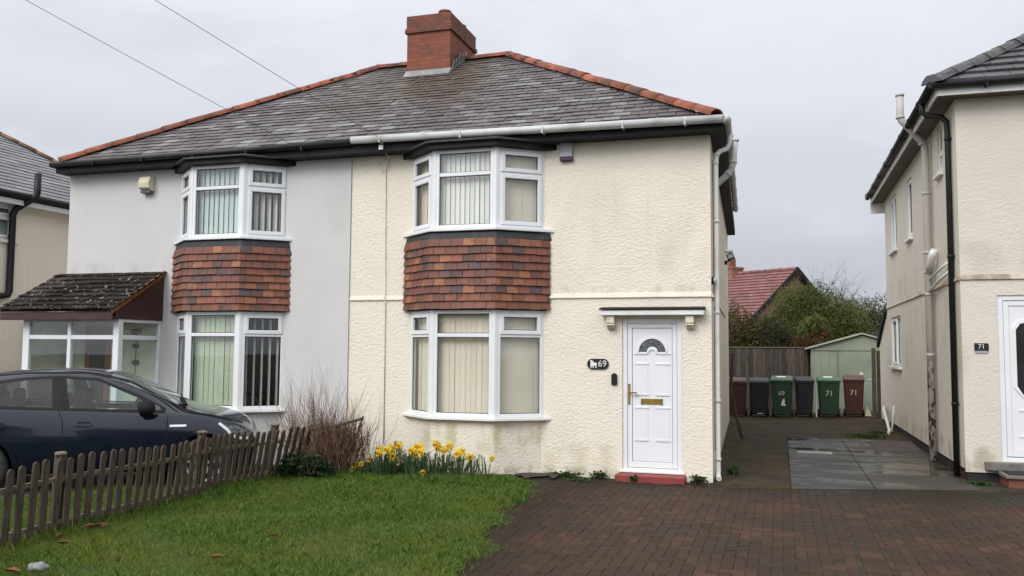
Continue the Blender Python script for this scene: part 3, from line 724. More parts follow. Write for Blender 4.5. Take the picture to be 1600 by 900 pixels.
for k in range(5):       # lifted stepped flashing on the right cheek
    y = 3.05+k*.13; h = .12+.10*random.random(); x = -5.075+.012*k
    hexa(bm, [(x, y, rz(y)+.02), (x+.01, y, rz(y)+.02), (x+.01, y+.15, rz(y+.15)+.02), (x, y+.15, rz(y+.15)+.02), (x+.05, y+.02, rz(y)+.06+h), (x+.058, y+.02, rz(y)+.06+h), (x+.035, y+.13, rz(y+.15)+.04+h), (x+.027, y+.13, rz(y+.15)+.04+h)])
obj('lead_flashing', bm, 'lead_bright', ch)
bm = BM(); bx(bm, PARTY+.0, .19, -.30, -.275, 4.79, 4.955); bx(bm, PARTY, .19, -.275, .0, 4.79, 4.815)
hexa(bm, [(.0, .002, 4.79), (.189, .002, 4.79), (.189+sx(10.9), 10.9, 4.79), (sx(10.9), 10.9, 4.79), (0, .002, 4.8165), (.189, .002, 4.8165), (.189+sx(10.9), 10.9, 4.8165), (sx(10.9), 10.9, 4.8165)])
hexa(bm, [(.165, -.2735, 4.818), (.191, -.2735, 4.818), (.191+sx(10.9), 10.9, 4.818), (.165+sx(10.9), 10.9, 4.818), (.165, -.2735, 4.956), (.191, -.2735, 4.956), (.191+sx(10.9), 10.9, 4.956), (.165+sx(10.9), 10.9, 4.956)])
obj('fascia', bm, 'black_paint', H)
g = obj('gutter', (lambda b: (tube(b, [(-5.34, -.385, 4.965), (.20, -.385, 4.905)], .056, 14), tube(b, [(.20, -.385, 4.905), (.235, -.36, 4.905), (.25, -.30, 4.9)], .06, 14), tube(b, [(.25, -.33, 4.9), (.25+sx(7.6), 7.6, 4.93)], .055, 12), b)[-1])(BM()), 'pvc_grey', H)
bm = BM()
for x in (-4.85, -3.55, -2.3, -1.15, -.3): bx(bm, x-.012, x+.012, -.45, -.30, 4.965-(x+5.34)*.011-.066, 4.965-(x+5.34)*.011-.02); tube(bm, [(x-.012, -.385, 4.965-(x+5.34)*.011), (x+.012, -.385, 4.965-(x+5.34)*.011)], .0615, 14)
for y in (.6, 1.6, 2.7, 3.8, 5, 6.2, 7.2): tube(bm, [(.25+sx(y)-.0, y-.015, 4.91), (.25+sx(y), y+.015, 4.91)], .062, 12)
obj('gutter_bracket', bm, 'pvc_grey', g)
pipe_run(H, 'downpipe', [(.245, .35, 4.88), (.24, .35, 4.72), (.21, .34, 4.66), (.11, .25, 4.60), (.075, .22, 4.55), (.062, .21, 4.45), (.058, .20, .13), (.06, .16, .08), (.075, .08, .05)], .036, 'pipe_white', [((.06, .21, 4.43), (0, 0, 1)), ((.06, .205, 3.6), (0, 0, 1)), ((.06, .205, 2.32), (0, 0, 1)), ((.06, .2, 1.1), (0, 0, 1)), ((.06, .2, .3), (0, 0, 1)), ((.075, .22, 4.55), (-.02, 0, 1))], 12)
pipe_run(H, 'flue_pipe', [(0.0, 1.02, 4.26), (.05, 1.0, 4.30), (.18, 1.0, 4.42), (.235, 1.0, 4.49), (.262, 1.0, 4.58), (.295, 1.0, 4.95)], .048, 'pvc_grey', [((.293, 1.0, 4.93), (0.08, 0, 1)), ((.19, 1, 4.43), (.8, 0, 1)), ((.262, 1.0, 4.60), (.05, 0, 1))], 12)
pipe_run(H, 'wall_cable', [(.012, .35, 4.5), (.014, .35, 3.1), (.012, .36, 2.6), (.06, .36, 2.53), (.016, .36, 2.4), (.014, .35, .4)], .011, 'cable', n=6)
# front door
FD = Facet((-1.235, .055), (-.405, .055)); dw = FD.w
bm = BM(); z0, z1 = .105, 2.235
for q in ((0, .068, z0, z1), (dw-.068, dw, z0, z1), (.068, dw-.068, z1-.068, z1), (.068, dw-.068, z0, z0+.05)): FD.box(bm, *q, -.07, .03)
FD.box(bm, -.03, dw+.03, z0-.012, z0+.02, .031, .085)
dr = obj('door', bm, 'upvc', H, bevel=.006)
bm = BM(); a, b, c, d = .072, dw-.072, .16, z1-.072; st = .062
for q in ((a, a+st, c, d), (b-st, b, c, d), (a+st, b-st, c, c+st+.02), (a+st, b-st, d-st, d)): FD.box(bm, *q, -.04, .018)
obj('door_leaf', bm, 'upvc', dr, bevel=.006)
pa, pb, pc, pd = a+st+.006, b-st-.006, c+st+.026, d-st-.006
bm = BM(); FD.box(bm, pa-.006, pb+.006, pc-.006, pd+.006, -.03, -.004); obj('panel_gasket', bm, 'cable', dr)
bm = BM(); FD.box(bm, pa, pb, pc, pd, -.03, .006); pan = obj('door_panel', bm, 'upvc', dr)
bm = BM(); um = (pa+pb)/2
def raised(u0, u1, z0_, z1_):      # hockey-stick moulded panel with proud lips
    for q in ((u0, u1, z0_, z0_+.02), (u0, u1, z1_-.02, z1_)): FD.box(bm, *q, .006, .020)
    FD.box(bm, u0+.012, u1-.012, z0_+.021, z1_-.021, .006, .011)
for (q0, q1) in ((.53, 1.0), (1.16, 1.61)):
    raised(pa+.03, um-.05, q0, q1); raised(um+.05, pb-.03, q0, q1)
FD.box(bm, pa+.02, um-.07, 1.735, 1.752, .006, .02); FD.box(bm, um+.07, pb-.02, 1.735, 1.752, .006, .02)
def arch(bm, ri, ro, zc, d0, d1, n=18):
    A = [(um+ro*math.cos(math.pi*k/n), zc+ro*math.sin(math.pi*k/n)) for k in range(n+1)]; Bp = [(um+ri*math.cos(math.pi*k/n), zc+ri*math.sin(math.pi*k/n)) for k in range(n+1)]
    for k in range(n):
        hexa(bm, [FD.p(*A[k], d1), FD.p(*A[k+1], d1), FD.p(*A[k+1], d0), FD.p(*A[k], d0), FD.p(*Bp[k], d1), FD.p(*Bp[k+1], d1), FD.p(*Bp[k+1], d0), FD.p(*Bp[k], d0)])
arch(bm, .187, .213, 1.765, .006, .022); arch(bm, .05, .075, 1.745, .006, .022)
obj('door_moulding', bm, 'upvc', dr)
bm = BM(); arch(bm, .077, .186, 1.768, .005, .010); obj('fanlight', bm, 'frosted_glass', dr)
bm = BM(); FD.box(bm, .078, .11, 1.03, 1.32, .018, .027); FD.box(bm, .088, .10, 1.19, 1.205, .027, .06); FD.box(bm, .088, .21, 1.186, 1.207, .055, .072); obj('handle', bm, 'brass', dr, bevel=.003)
bm = BM(); FD.box(bm, um-.155, um+.14, 1.035, 1.115, .006, .018); obj('letterbox', bm, 'brass', dr, bevel=.004)
bm = BM(); FD.box(bm, um-.157, um-.14, 1.033, 1.117, .012, .021); FD.box(bm, um+.125, um+.143, 1.033, 1.117, .012, .021); obj('letterbox_end', bm, 'cable', dr)
bm = BM(); bx(bm, -1.30, -.355, -.25, .06, -.02, .088); obj('door_step', bm, 'red_paint', H, bevel=.012)
bm = BM(); bx(bm, -1.52, -.09, -.17, -.001, 2.275, 2.345); can = obj('door_canopy', bm, 'upvc_aged', H, bevel=.006)
bm = BM(); hexa(bm, [(-1.53, -.19, 2.352), (-.08, -.19, 2.352), (-.08, .01, 2.36), (-1.53, .01, 2.36), (-1.53, -.19, 2.37), (-.08, -.19, 2.37), (-.08, .01, 2.40), (-1.53, .01, 2.40)]); obj('canopy_top', bm, 'black_paint', can)
for xc in (-1.385, -.285):
    bm = BM(); bx(bm, xc-.055, xc+.055, -.13, -.001, 2.17, 2.274); prism(bm, [(-.11, 2.17), (-.08, 2.10), (-.03, 2.08), (-.001, 2.08), (-.001, 2.17)], lambda p, d: (d, p[0], p[1]), xc-.05, xc+.05)
    bx(bm, xc-.06, xc+.06, -.135, -.001, 2.135, 2.15)
    obj('canopy_bracket', bm, 'band_render', can, bevel=.004)
# fittings on the front of 69
def plaque(label, cat, F, u0, u1, z0, z1, txt, size, round_=True, d=.018):
    bm = BM(); w, h = u1-u0, z1-z0; r = h/2 if round_ else .008
    poly = []
    for cx, cz, a0 in ((u1-r, z1-r, 0), (u0+r, z1-r, 90), (u0+r, z0+r, 180), (u1-r, z0+r, 270)):
        for k in range(7): t = R(a0+15*k); poly.append((cx+r*math.cos(t), cz+r*math.sin(t)))
    prism(bm, poly, lambda p, dd: F.p(p[0], p[1], dd), .002, d)
    return tag(obj('house_number_sign', bm, 'sign_black', bevel=0), label, cat)
def facet_matrix(F, u, z, d): p = F.p(u, z, d); return Matrix(((F.u.x, 0, F.n.x, p.x), (F.u.y, 0, F.n.y, p.y), (0, 1, 0, p.z), (0, 0, 0, 1)))
sg = plaque('black rounded number plaque reading 69 with a white dog, left of the door', 'house sign', FX, o5-1.735, o5-1.425, 1.515, 1.665, '69', .1)
text_mesh('69', .125, 'sign_white', facet_matrix(FX, o5-1.515, 1.592, .019), 'lettering', sg)
dog = [(0, 0), (.012, 0), (.014, .028), (.03, .026), (.034, 0), (.046, 0), (.046, .034), (.066, .038), (.07, .014), (.078, 0), (.088, 0), (.084, .03), (.092, .058), (.088, .072), (.05, .078), (.034, .098), (.022, .112), (-.006, .108), (-.004, .092), (.004, .08), (-.002, .05)]
bm = BM(); prism(bm, [(o5-1.685+p[0], 1.533+p[1]) for p in dog], lambda p, d: FX.p(p[0], p[1], d), .0185, .022); obj('dog_emblem', bm, 'sign_white', sg)
bm = BM(); prism(bm, [(-1.385, 1.30), (-1.305, 1.30), (-1.305, 1.445), (-1.345, 1.47), (-1.385, 1.445)], lambda p, d: (p[0], d, p[1]), -.035, -.002)
tag(obj('doorbell', bm, 'black_plastic', bevel=.005), 'small black doorbell on the cream wall between plaque and door', 'doorbell')
bm = BM(); bx(bm, -2.135, -1.95, -.07, -.002, 4.585, 4.80); al = tag(obj('alarm_box', bm, 'alarm_grey', bevel=.008), 'square lilac grey alarm box with purple bottom strip, right of the upper bay', 'alarm box')
bm = BM(); bx(bm, -2.137, -1.948, -.072, -.004, 4.53, 4.582); obj('strip', bm, 'alarm_purple', al, bevel=.006)
bm = BM(); bx(bm, -4.70, -4.60, -.05, -.002, .28, .39); tag(obj('vent_box', bm, 'grey_stone', bevel=.006), 'small grey box low on the cream wall behind the daffodils', 'box')
bm = BM(); tube(bm, [(-4.86, -.275, 4.82), (-4.875, -.02, 4.74), (-4.93, -.014, 4.60), (-4.92, -.012, 3.5), (-4.905, -.012, 2.66), (-4.90, -.055, 2.55), (-4.90, -.012, 2.45), (-4.89, -.012, .35)], .0075, 6)
tube(bm, [(-4.875, -.03, 4.74), (-5.02, -.03, 4.70), (-5.05, -.03, 4.60), (-4.97, -.03, 4.53), (-4.87, -.03, 4.60), (-4.87, -.03, 4.72)], .006, 6)
cb = tag(obj('wall_cable', bm, 'band_render'), 'thin painted cable running down the cream wall left of the bay', 'cable')
bm = BM(); bx(bm, -4.91, -4.84, -.33, -.30, 4.81, 4.88); obj('junction_box', bm, 'upvc', cb)
# security fittings on the side wall
fl = thing('security_floodlight', 'black floodlight on bracket high on the cream house side wall', 'floodlight', (-.27, 7.5, 3.8))
bm = BM(); bx(bm, -.28, -.2, 7.47, 7.53, 3.70, 3.78); bar(bm, (-.26, 7.5, 3.76), (-.12, 7.5, 3.80), .03, .03); obj('bracket', bm, 'black_plastic', fl)
bm = BM(); bar(bm, (-.20, 7.42, 3.84), (-.06, 7.42, 3.90), .06, .14); obj('lamp_head', bm, 'black_plastic', fl, bevel=.008)
bm = BM(); bar(bm, (-.18, 7.385, 3.85), (-.08, 7.385, 3.893), .01, .09); obj('lens', bm, 'floodlight_glass', fl)
cm = thing('security_camera', 'small camera on a thin arm above the floodlight', 'camera', (-.27, 7.6, 3.99))
bm = BM(); bar(bm, (-.3, 7.6, 3.99), (-.17, 7.6, 3.985), .02, .02); obj('arm', bm, 'black_plastic', cm)
bm = BM(); tube(bm, [(-.18, 7.6, 3.98), (-.15, 7.55, 3.985), (-.10, 7.5, 3.99)], [.03, .04, .038], 10); obj('camera_body', bm, 'upvc', cm)
lm = thing('wall_lamp', 'small round grey bulkhead lamp on the side wall by the downpipe', 'lamp', (.0, .1, 2.75))
bm = BM(); tube(bm, [(.0, .1, 2.76), (.03, .1, 2.76)], .055, 14); obj('base', bm, 'black_plastic', lm)
bm = BM(); tube(bm, [(.03, .1, 2.76), (.05, .09, 2.76), (.065, .085, 2.76)], [.045, .04, .015], 14); obj('dome', bm, 'pvc_grey', lm)
bm = BM(); tube(bm, [(.02, 5.2, 1.75), (-.05, 5.5, 1.1), (.05, 5.7, .45), (.16, 5.6, .06)], .03, 8); tag(obj('leaning_pole', bm, 'timber_weathered'), 'brown pole leaning against the cream house side wall', 'pole')

# ---- grey rendered half
G = thing('semi_detached_house', 'pale grey smooth-rendered left-hand half of the slate-roofed pair, with lean-to porch', 'house', (-8.3, 3.5, 0))
WX = -11.02
FG = Facet((WX, -.025), (PARTY-.004, -.025)); og = -WX
bm = BM(); wall_holes(bm, FG, -.05, 4.9, [(og-8.66, og-6.70, .8, 2.36), (og-8.66, og-6.70, 3.5, 4.72)], .13)
quad(bm, (WX, 7.6, -.05), (WX, -.025, -.05), (WX, -.025, 4.9), (WX, 7.6, 4.9)); quad(bm, (PARTY-.004, -.025, -.05), (PARTY-.004, 0.01, -.05), (PARTY-.004, .01, 4.9), (PARTY-.004, -.025, 4.9)); quad(bm, (PARTY-.004, 7.6, -.05), (WX, 7.6, -.05), (WX, 7.6, 4.9), (PARTY-.004, 7.6, 4.9))
obj('wall', bm, 'grey_render', G)
BG = [[('blind_green', .1, .1), ('blind_green', .09, .085), ('blind_cord', 1.40, .10)], [('blind_blue', .3, .1), ('blind_blue', .24, .085), ('blind_white', 1.0, .09)]]
bay(G, -8.70, -8.17, -7.19, -6.66, 'grey_render', BG)
semi_roof(G, -1)
bm = BM(); bx(bm, WX-.06, PARTY-.002, -.30, -.275, 4.785, 4.94); bx(bm, WX-.06, PARTY-.002, -.275, -.0255, 4.785, 4.81); bx(bm, WX-.061, WX-.035, -.275, 7.6, 4.787, 4.939); bx(bm, WX-.035, WX-.001, -.0245, 7.6, 4.787, 4.81)
obj('fascia', bm, 'black_paint', G)
bm = BM(); tube(bm, [(WX-.11, -.36, 4.915), (-5.36, -.36, 4.94)], .05, 12); tube(bm, [(WX-.10, -.36, 4.915), (WX-.10, 7.5, 4.915)], .05, 12)
for x in (-10.2, -9.2, -8.2, -7.2, -6.2): bx(bm, x-.012, x+.012, -.42, -.29, 4.86, 4.92)
obj('gutter', bm, 'black_plastic', G)
bm = BM()
pr = [(-.001, 0), (-.05, .0), (-.14, .05), (-.155, .14), (-.11, .24), (-.001, .27)]
prism(bm, pr, lambda p, d: (d, p[0]-.026, 4.42+p[1]), -9.455, -9.235); al2 = tag(obj('alarm_box', bm, 'alarm_cream', bevel=.006), 'cream curved alarm box high on the pale grey wall', 'alarm box')
bm = BM(); bx(bm, -9.44, -9.25, -.13, -.03, 4.385, 4.419); obj('alarm_base', bm, 'cable', al2)
# porch
PX0, PX1, PY, PT = -10.90, -9.0, -1.0, 2.22
bm = BM(); FPf = Facet((PX0, PY), (PX1, PY)); FPs = Facet((PX1, PY), (PX1, -.027))
tz = 1.93
for (F, us) in ((FPf, ((0, .13), (.90, .97), (FPf.w-.11, FPf.w))), (FPs, ((.0715, .10), (FPs.w-.05, FPs.w)))):
    for a, b in us: F.box(bm, a, b, -.03, PT, -.07, .0)
    prev = us[0][1]
    for a, b in us[1:]:
        F.box(bm, prev, a, tz-.035, tz+.035, -.068, -.003); F.box(bm, prev, a, PT-.05, PT, -.068, -.003); F.box(bm, prev, a, .62, .70, -.068, -.003); F.box(bm, prev, a, -.03, .62, -.05, -.02); prev = b
po = obj('porch', bm, 'upvc', G, bevel=.006)
for (F, us) in ((FPf, ((.13, .90), (.97, FPf.w-.11))), (FPs, ((.10, FPs.w-.05),))):
    for a, b in us:
        for c, d in ((.70, tz-.035), (tz+.035, PT-.05)):
            bm = BM(); F.box(bm, a, b, c, d, -.037, -.031); obj('pane', bm, 'porch_glass', po)
bm = BM(); bx(bm, PX0, PX1-.07, -.06, -.03, -.02, 2.35); bx(bm, PX0, PX0+.03, -.93, -.06, -.02, 2.2); obj('inner_wall', bm, 'porch_inner', po)
bm = BM(); bx(bm, -10.50, -10.40, -.085, -.061, .0, 2.12); bx(bm, -10.08, -9.98, -.085, -.061, .0, 2.12); bx(bm, -10.40, -10.08, -.085, -.061, 1.98, 2.12); ind = obj('inner_door', bm, 'brown_door', po)
bm = BM(); bx(bm, -10.40, -10.08, -.075, -.062, .0, 1.98); obj('door_glass', bm, 'car_glass_tint', ind)
# porch ceiling, roof, fascia and gable cheek
EY, EZ, TZ = -1.22, 2.33, 3.02; A = Vector((-11.22, EY, EZ+.02)); up = Vector((0, -.03-EY, TZ-EZ)); L = up.length
bm = BM(); slates(bm, A, A+Vector((1, 0, 0)), up, L, lambda s_: 0.04*s_, lambda s_: 2.30, .155, .26, t=.018, lift=.02, jit=.009)
quad(bm, (-11.2, EY, EZ), (-8.94, EY, EZ), (-8.94, -.03, TZ), (-11.2, -.03, TZ)); obj('porch_roof', bm, 'porch_tile', po)
bm = BM(); bx(bm, -11.18, -8.96, EY+.02, EY+.05, EZ-.13, EZ-.005); bx(bm, -11.15, -8.98, EY+.05, -.03, 2.235, 2.25)
obj('porch_fascia', bm, 'mahogany', po, bevel=.004)
bm = BM(); prism(bm, [(-1.10, 2.225), (-.028, 2.225), (-.028, TZ-.03), (-1.12, EZ+.01)], lambda p, d: (d, p[0], p[1]), -9.04, -8.975); obj('gable_cheek', bm, 'mahogany', po)
bm = BM(); bar(bm, (-8.955, EY, EZ-.0), (-8.955, -.03, TZ+.01), .03, .07); obj('barge_board', bm, 'brown_door', po)
bm = BM()
for (x, z, q) in ((-9.50, 2.04, .05), (-9.42, 2.06, .045), (-9.47, 1.80, .05), (-9.455, 1.52, .055), (-9.465, 1.24, .05)):
    prism(bm, [(x+q*math.cos(t)*(1+.35*abs(math.cos(t))), z+q*math.sin(t)*(.75+.4*abs(math.cos(t)))) for t in np.linspace(0, 2*math.pi, 14)[:-1]], lambda p, d: (p[0], d, p[1]), -.075, -.062)
bar(bm, (-9.46, -.066, 2.05), (-9.46, -.066, 1.2), .008, .006, (1, 0, 0))
tag(obj('wall_ornament', bm, 'ornament_grey'), 'string of grey rounded ornaments hung down the wall inside the glazed porch', 'ornament')
bm = BM(); bx(bm, -7.98, -7.84, -.30, -.20, 3.60, 3.73); tag(obj('card_box', bm, 'card', bevel=.004), 'small yellow box standing inside the grey house upper window', 'box')

# ---- number 71
K = thing('semi_detached_house', 'cream roughcast house at the right edge with dark tiled hip roof and white glazed door', 'house', (6.2, 5.9, 0))
KX, KY, KE = 3.36, 1.5, 10.45
FS = Facet((KX, KE), (KX, KY)); FK = Facet((KX, KY), (KX+5.5, KY))
bm = BM()
wins = [(KE-9.40, KE-8.30, 4.06, 5.28), (KE-6.62, KE-5.98, 4.02, 5.20), (KE-3.05, KE-2.62, 4.62, 5.42), (KE-9.70, KE-8.0, 1.48, 2.58)]
wall_holes(bm, FS, .16, 5.5, wins, .1)
wall_holes(bm, FK, .12, 5.5, [(.46, 1.42, .28, 2.60)], .1)
quad(bm, (KX+5.5, KY, .1), (KX+5.5, KE, .1), (KX+5.5, KE, 5.5), (KX+5.5, KY, 5.5)); quad(bm, (KX+5.5, KE, .1), (KX, KE, .1), (KX, KE, 5.5), (KX+5.5, KE, 5.5))
for i in range(1): quad(bm, (KX, KE, .1), (KX+.0, 12.2, .1), (KX, 12.2, 2.0), (KX, KE, 2.75)); quad(bm, (KX, 12.2, .1), (KX+4, 12.2, .1), (KX+4, 12.2, 2.0), (KX, 12.2, 2.0))
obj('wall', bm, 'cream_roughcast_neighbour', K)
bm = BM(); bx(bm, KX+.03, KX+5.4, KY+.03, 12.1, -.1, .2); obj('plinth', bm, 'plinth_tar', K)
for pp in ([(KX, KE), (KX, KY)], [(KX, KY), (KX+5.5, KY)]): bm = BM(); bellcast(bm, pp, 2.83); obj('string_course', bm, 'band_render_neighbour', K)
for k, (a, b, c, d) in enumerate(wins):
    window(K, FS, a, b, c, d, mull=((a+b)/2,) if k in (0, 3) else (), transom=(4.98 if k == 2 else None), sashes=((0, 0),), d0=-.03, blind='blind_white' if k < 3 else None)
    bm = BM(); FS.box(bm, a-.05, b+.05, c-.06, c, -.03, .07); obj('window_sill', bm, 'upvc_aged', K, bevel=.006)
for (a, b, c, d) in ((KE-6.62, KE-5.98, 4.02, 5.2), (KE-9.4, KE-8.3, 4.06, 5.28), (KE-9.7, KE-8., 1.48, 2.58), (KE-3.05, KE-2.62, 4.62, 5.42)):
    bm = BM(); q = [FS.p(a, c, -.5), FS.p(b, c, -.5), FS.p(b, d, -.5), FS.p(a, d, -.5)]; quad(bm, *q); obj('room', bm, 'room_dark', K)
# roof of 71
KEZ = 5.60; e = .33; s65 = .65
Ecn = Vector((KX-e, KY-e, KEZ)); half = (KE-KY)/2+e; Rr = Vector((KX-e+half, KY-e+half, KEZ+half*s65)); Bcn = Vector((KX-e, KE+e, KEZ)); Fr = Vector((KX+6.5, KY-e, KEZ)); Rr2 = Vector((KX+6.5, Rr.y, Rr.z)); Br = Vector((KX+6.5, KE+e, KEZ))
bm = BM(); dz = Vector((0, 0, -.02))
for f in ((Ecn, Fr, Rr2, Rr), (Bcn, Ecn, Rr), (Br, Bcn, Rr, Rr2)): quad(bm, *[p+dz for p in f])
upv = Vector((0, half, half*s65)); L = upv.length; wF = (Fr-Ecn).x
slates(bm, Ecn, Fr, upv, L, lambda s_: half*s_/L, lambda s_: wF, .31, .33, t=.03, lift=.03, jit=.002)
slates(bm, Bcn, Ecn, Vector((half, 0, half*s65)), L, lambda s_: half*s_/L, lambda s_: 2*half-half*s_/L, .31, .33, t=.03, lift=.03, jit=.002)
rk = obj('roof', bm, 'concrete_tile', K)
bm = BM(); ridge_tiles(bm, Ecn+Vector((-.03, -.03, .05)), Rr+Vector((0, 0, .05)), .15, .42, flat=True); ridge_tiles(bm, Bcn+Vector((0, 0, .05)), Rr+Vector((0, 0, .05)), .15, .42, flat=True)
obj('ridge_tile', bm, 'concrete_tile', rk)
bm = BM(); prism(bm, [(1, -.15), (.8, .25), (.4, .62), (-.4, .62), (-.8, .25), (-1, -.15)], lambda p, d: Ecn+Vector((-.05+d, -.05+d, .03+p[1]*.15))+Vector((p[0]*.15*.7, -p[0]*.15*.7, 0)), 0., .03)
obj('ridge_end', bm, 'concrete_tile', rk)
bm = BM(); bx(bm, KX-.27, KX+6, KY-.29, KY-.265, 5.44, 5.60); bx(bm, KX-.29, KX-.265, KY-.27, KE+.3, 5.44, 5.60)
bx(bm, KX-.29, KX+.1, KE+.301, KE+.33, 5.20, 5.62)
obj('fascia', bm, 'upvc_aged', K)
bm = BM(); bx(bm, KX-.264, KX+6, KY-.264, KY, 5.45, 5.475); bx(bm, KX-.264, KX, KY+.001, KE+.3, 5.451, 5.476); obj('soffit', bm, 'soffit_shade_brown', K)
bm = BM(); tube(bm, [(KX-.36, KY-.36, 5.585), (KX+6, KY-.36, 5.585)], .058, 12); tube(bm, [(KX-.36, KY-.38, 5.585), (KX-.36, KE+.25, 5.585)], .058, 12)
for y in (2.2, 3.2, 4.3, 5.4, 6.6, 7.8, 9.0, 10.1): tube(bm, [(KX-.36, y-.02, 5.585), (KX-.36, y+.02, 5.585)], .068, 12)
for x in (3.7, 4.6): bx(bm, x-.012, x+.012, KY-.42, KY-.28, 5.50, 5.55)
gk = obj('gutter', bm, 'black_plastic', K)
bm = BM(); bar(bm, (KX-.03, KE, 2.82), (KX-.03, 12.4, 1.98), .06, .16); obj('barge_board', bm, 'black_paint', K)
pipe_run(K, 'downpipe', [(KX-.36, 2.0, 5.55), (KX-.36, 2.0, 5.42), (KX-.30, 1.99, 5.36), (KX-.12, 1.90, 5.30), (KX-.055, 1.87, 5.22), (KX-.05, 1.86, 5.0), (KX-.05, 1.86, .0)], .042, 'black_plastic', [((KX-.05, 1.86, 4.95), (0, 0, 1)), ((KX-.05, 1.86, 3.2), (0, 0, 1)), ((KX-.05, 1.86, 1.05), (0, 0, 1))], 10)
bm = BM(); 
for z in (4.95, 3.2, 1.05): bx(bm, KX-.05, KX, 1.80, 1.815, z-.012, z+.012)
obj('pipe_fixing', bm, 'black_plastic', K)
sp = pipe_run(K, 'soil_pipe', [(KX-.48, 3.50, 6.14), (KX-.48, 3.50, 5.76), (KX-.465, 3.505, 5.69), (KX-.41, 3.52, 5.63), (KX-.17, 3.60, 5.36), (KX-.10, 3.62, 5.27), (KX-.09, 3.63, 5.15), (KX-.09, 3.63, .02)], .06, 'rusty_pipe', [((KX-.48, 3.50, 6.12), (0, 0, 1)), ((KX-.48, 3.50, 5.74), (0, 0, 1)), ((KX-.13, 3.61, 5.31), (.6, .3, -.9)), ((KX-.09, 3.63, 4.45), (0, 0, 1)), ((KX-.09, 3.63, 3.45), (0, 0, 1)), ((KX-.09, 3.63, 3.12), (0, 0, 1)), ((KX-.09, 3.63, 2.75), (0, 0, 1)), ((KX-.09, 3.63, 1.75), (0, 0, 1))], 12)
bm = BM(); tube(bm, [(KX-.09, 3.60, 3.12), (KX-.09, 3.4, 3.22), (KX-.09, 3.22, 3.36), (KX-.06, 3.18, 3.45)], [.05, .058, .06, .05], 12); tube(bm, [(KX-.09, 3.8, 2.98), (KX-.06, 2.5, 3.1), (KX-.03, 2.2, 3.14)], .022, 8); tube(bm, [(KX-.09, 3.8, 2.78), (KX-.07, 2.6, 2.93), (KX-.05, 2.0, 2.99)], .024, 8)
obj('branch_pipe', bm, 'upvc_aged', sp)
# door of 71
FK2 = Facet((KX+.46, KY+.05), (KX+1.42, KY+.05)); dw = FK2.w
bm = BM()
for q in ((0, .075, .28, 2.6), (dw-.075, dw, .28, 2.6), (.075, dw-.075, 2.525, 2.6), (.075, dw-.075, .28, .34)): FK2.box(bm, *q, -.06, .03)
dk = obj('door', bm, 'upvc', K, bevel=.006)
bm = BM()
for q in ((.08, .15, .35, 2.52), (dw-.15, dw-.08, .35, 2.52), (.15, dw-.15, .35, .46), (.15, dw-.15, 2.45, 2.52)): FK2.box(bm, *q, -.04, .018)
FK2.box(bm, .15, dw-.15, .46, 2.45, -.03, .004)
obj('door_leaf', bm, 'upvc', dk, bevel=.005)
def blob(ins): return [(.22+ins, 1.32+ins*.6), (.22+ins, 2.12-ins*.6), (.28+ins*.7, 2.21-ins), (.48, 2.25-ins), (.68-ins*.7, 2.21-ins), (.74-ins, 2.12-ins*.6), (.74-ins, 1.32+ins*.6), (.66, 1.2+ins), (.48, 1.12+ins), (.30, 1.2+ins)]
bm = BM(); a, b = blob(-.03), blob(.01)
for i in range(10):
    j = (i+1) % 10; hexa(bm, [FK2.p(*a[i], .02), FK2.p(*a[j], .02), FK2.p(*a[j], .004), FK2.p(*a[i], .004), FK2.p(*b[i], .02), FK2.p(*b[j], .02), FK2.p(*b[j], .004), FK2.p(*b[i], .004)])
obj('door_moulding', bm, 'upvc', dk); bm = BM()
for i in range(4):
    FK2.box(bm, .24, .46, .62+(i % 2)*.36, .64+(i % 2)*.36, .004, .016) if i < 2 else FK2.box(bm, .50, .72, .62+(i % 2)*.36, .64+(i % 2)*.36, .004, .016)
obj('panel_lip', bm, 'upvc', dk)
bm = BM(); prism(bm, blob(.01), lambda p, d: FK2.p(p[0], p[1], d), .0042, .010); obj('door_glass', bm, 'car_glass_tint', dk)
st71 = thing('brick_step', 'red brick step with dark slab top below the white door at right', 'step', (4.2, 1.1, 0))
bm = BM(); bx(bm, KX+.42, KX+1.6, .97, KY-.001, -.05, .115); obj('brick_base', bm, 'red_brick', st71)
bm = BM(); bx(bm, KX+.38, KX+1.62, .93, KY-.002, .116, .165); obj('slab_top', bm, 'grey_stone', st71, bevel=.008)
bm = BM(); bx(bm, KX+.24, KX+1.5, KY-.12, KY+.04, .166, .275); obj('upper_step', bm, 'grey_stone', st71, bevel=.006)
bm = BM(); bx(bm, KX+.43, KX+1.2, .97, KY-.14, .166, .18); tag(obj('door_mat', bm, 'rubber_mat'), 'black doormat lying on the brick step at right', 'door mat')
s71 = plaque('small black rectangular plaque reading 71 beside the right-hand door', 'house sign', FK, .155, .335, 1.815, 1.925, '71', .08, False)
text_mesh('71', .09, 'sign_white', facet_matrix(FK, .245, 1.878, .019), 'lettering', s71)
bm = BM(); FK.box(bm, .165, .325, 1.790, 1.812, .002, .02); FK.box(bm, .19, .30, 1.827, 1.829, .0182, .0195); obj('edge', bm, 'alarm_grey', s71)
bm = BM(); tube(bm, [(3.30, 10.9, .46), (3.26, 10.7, .42), (3.17, 8.75, .06), (3.12, 8.5, .03)], .035, 8); tube(bm, [(3.22, 8.8, .03), (3.30, 8.95, .60)], .022, 8)
tag(obj('broken_waste_pipe', bm, 'pipe_white'), 'broken pale waste pipe leaning on the right house side wall', 'pipe')

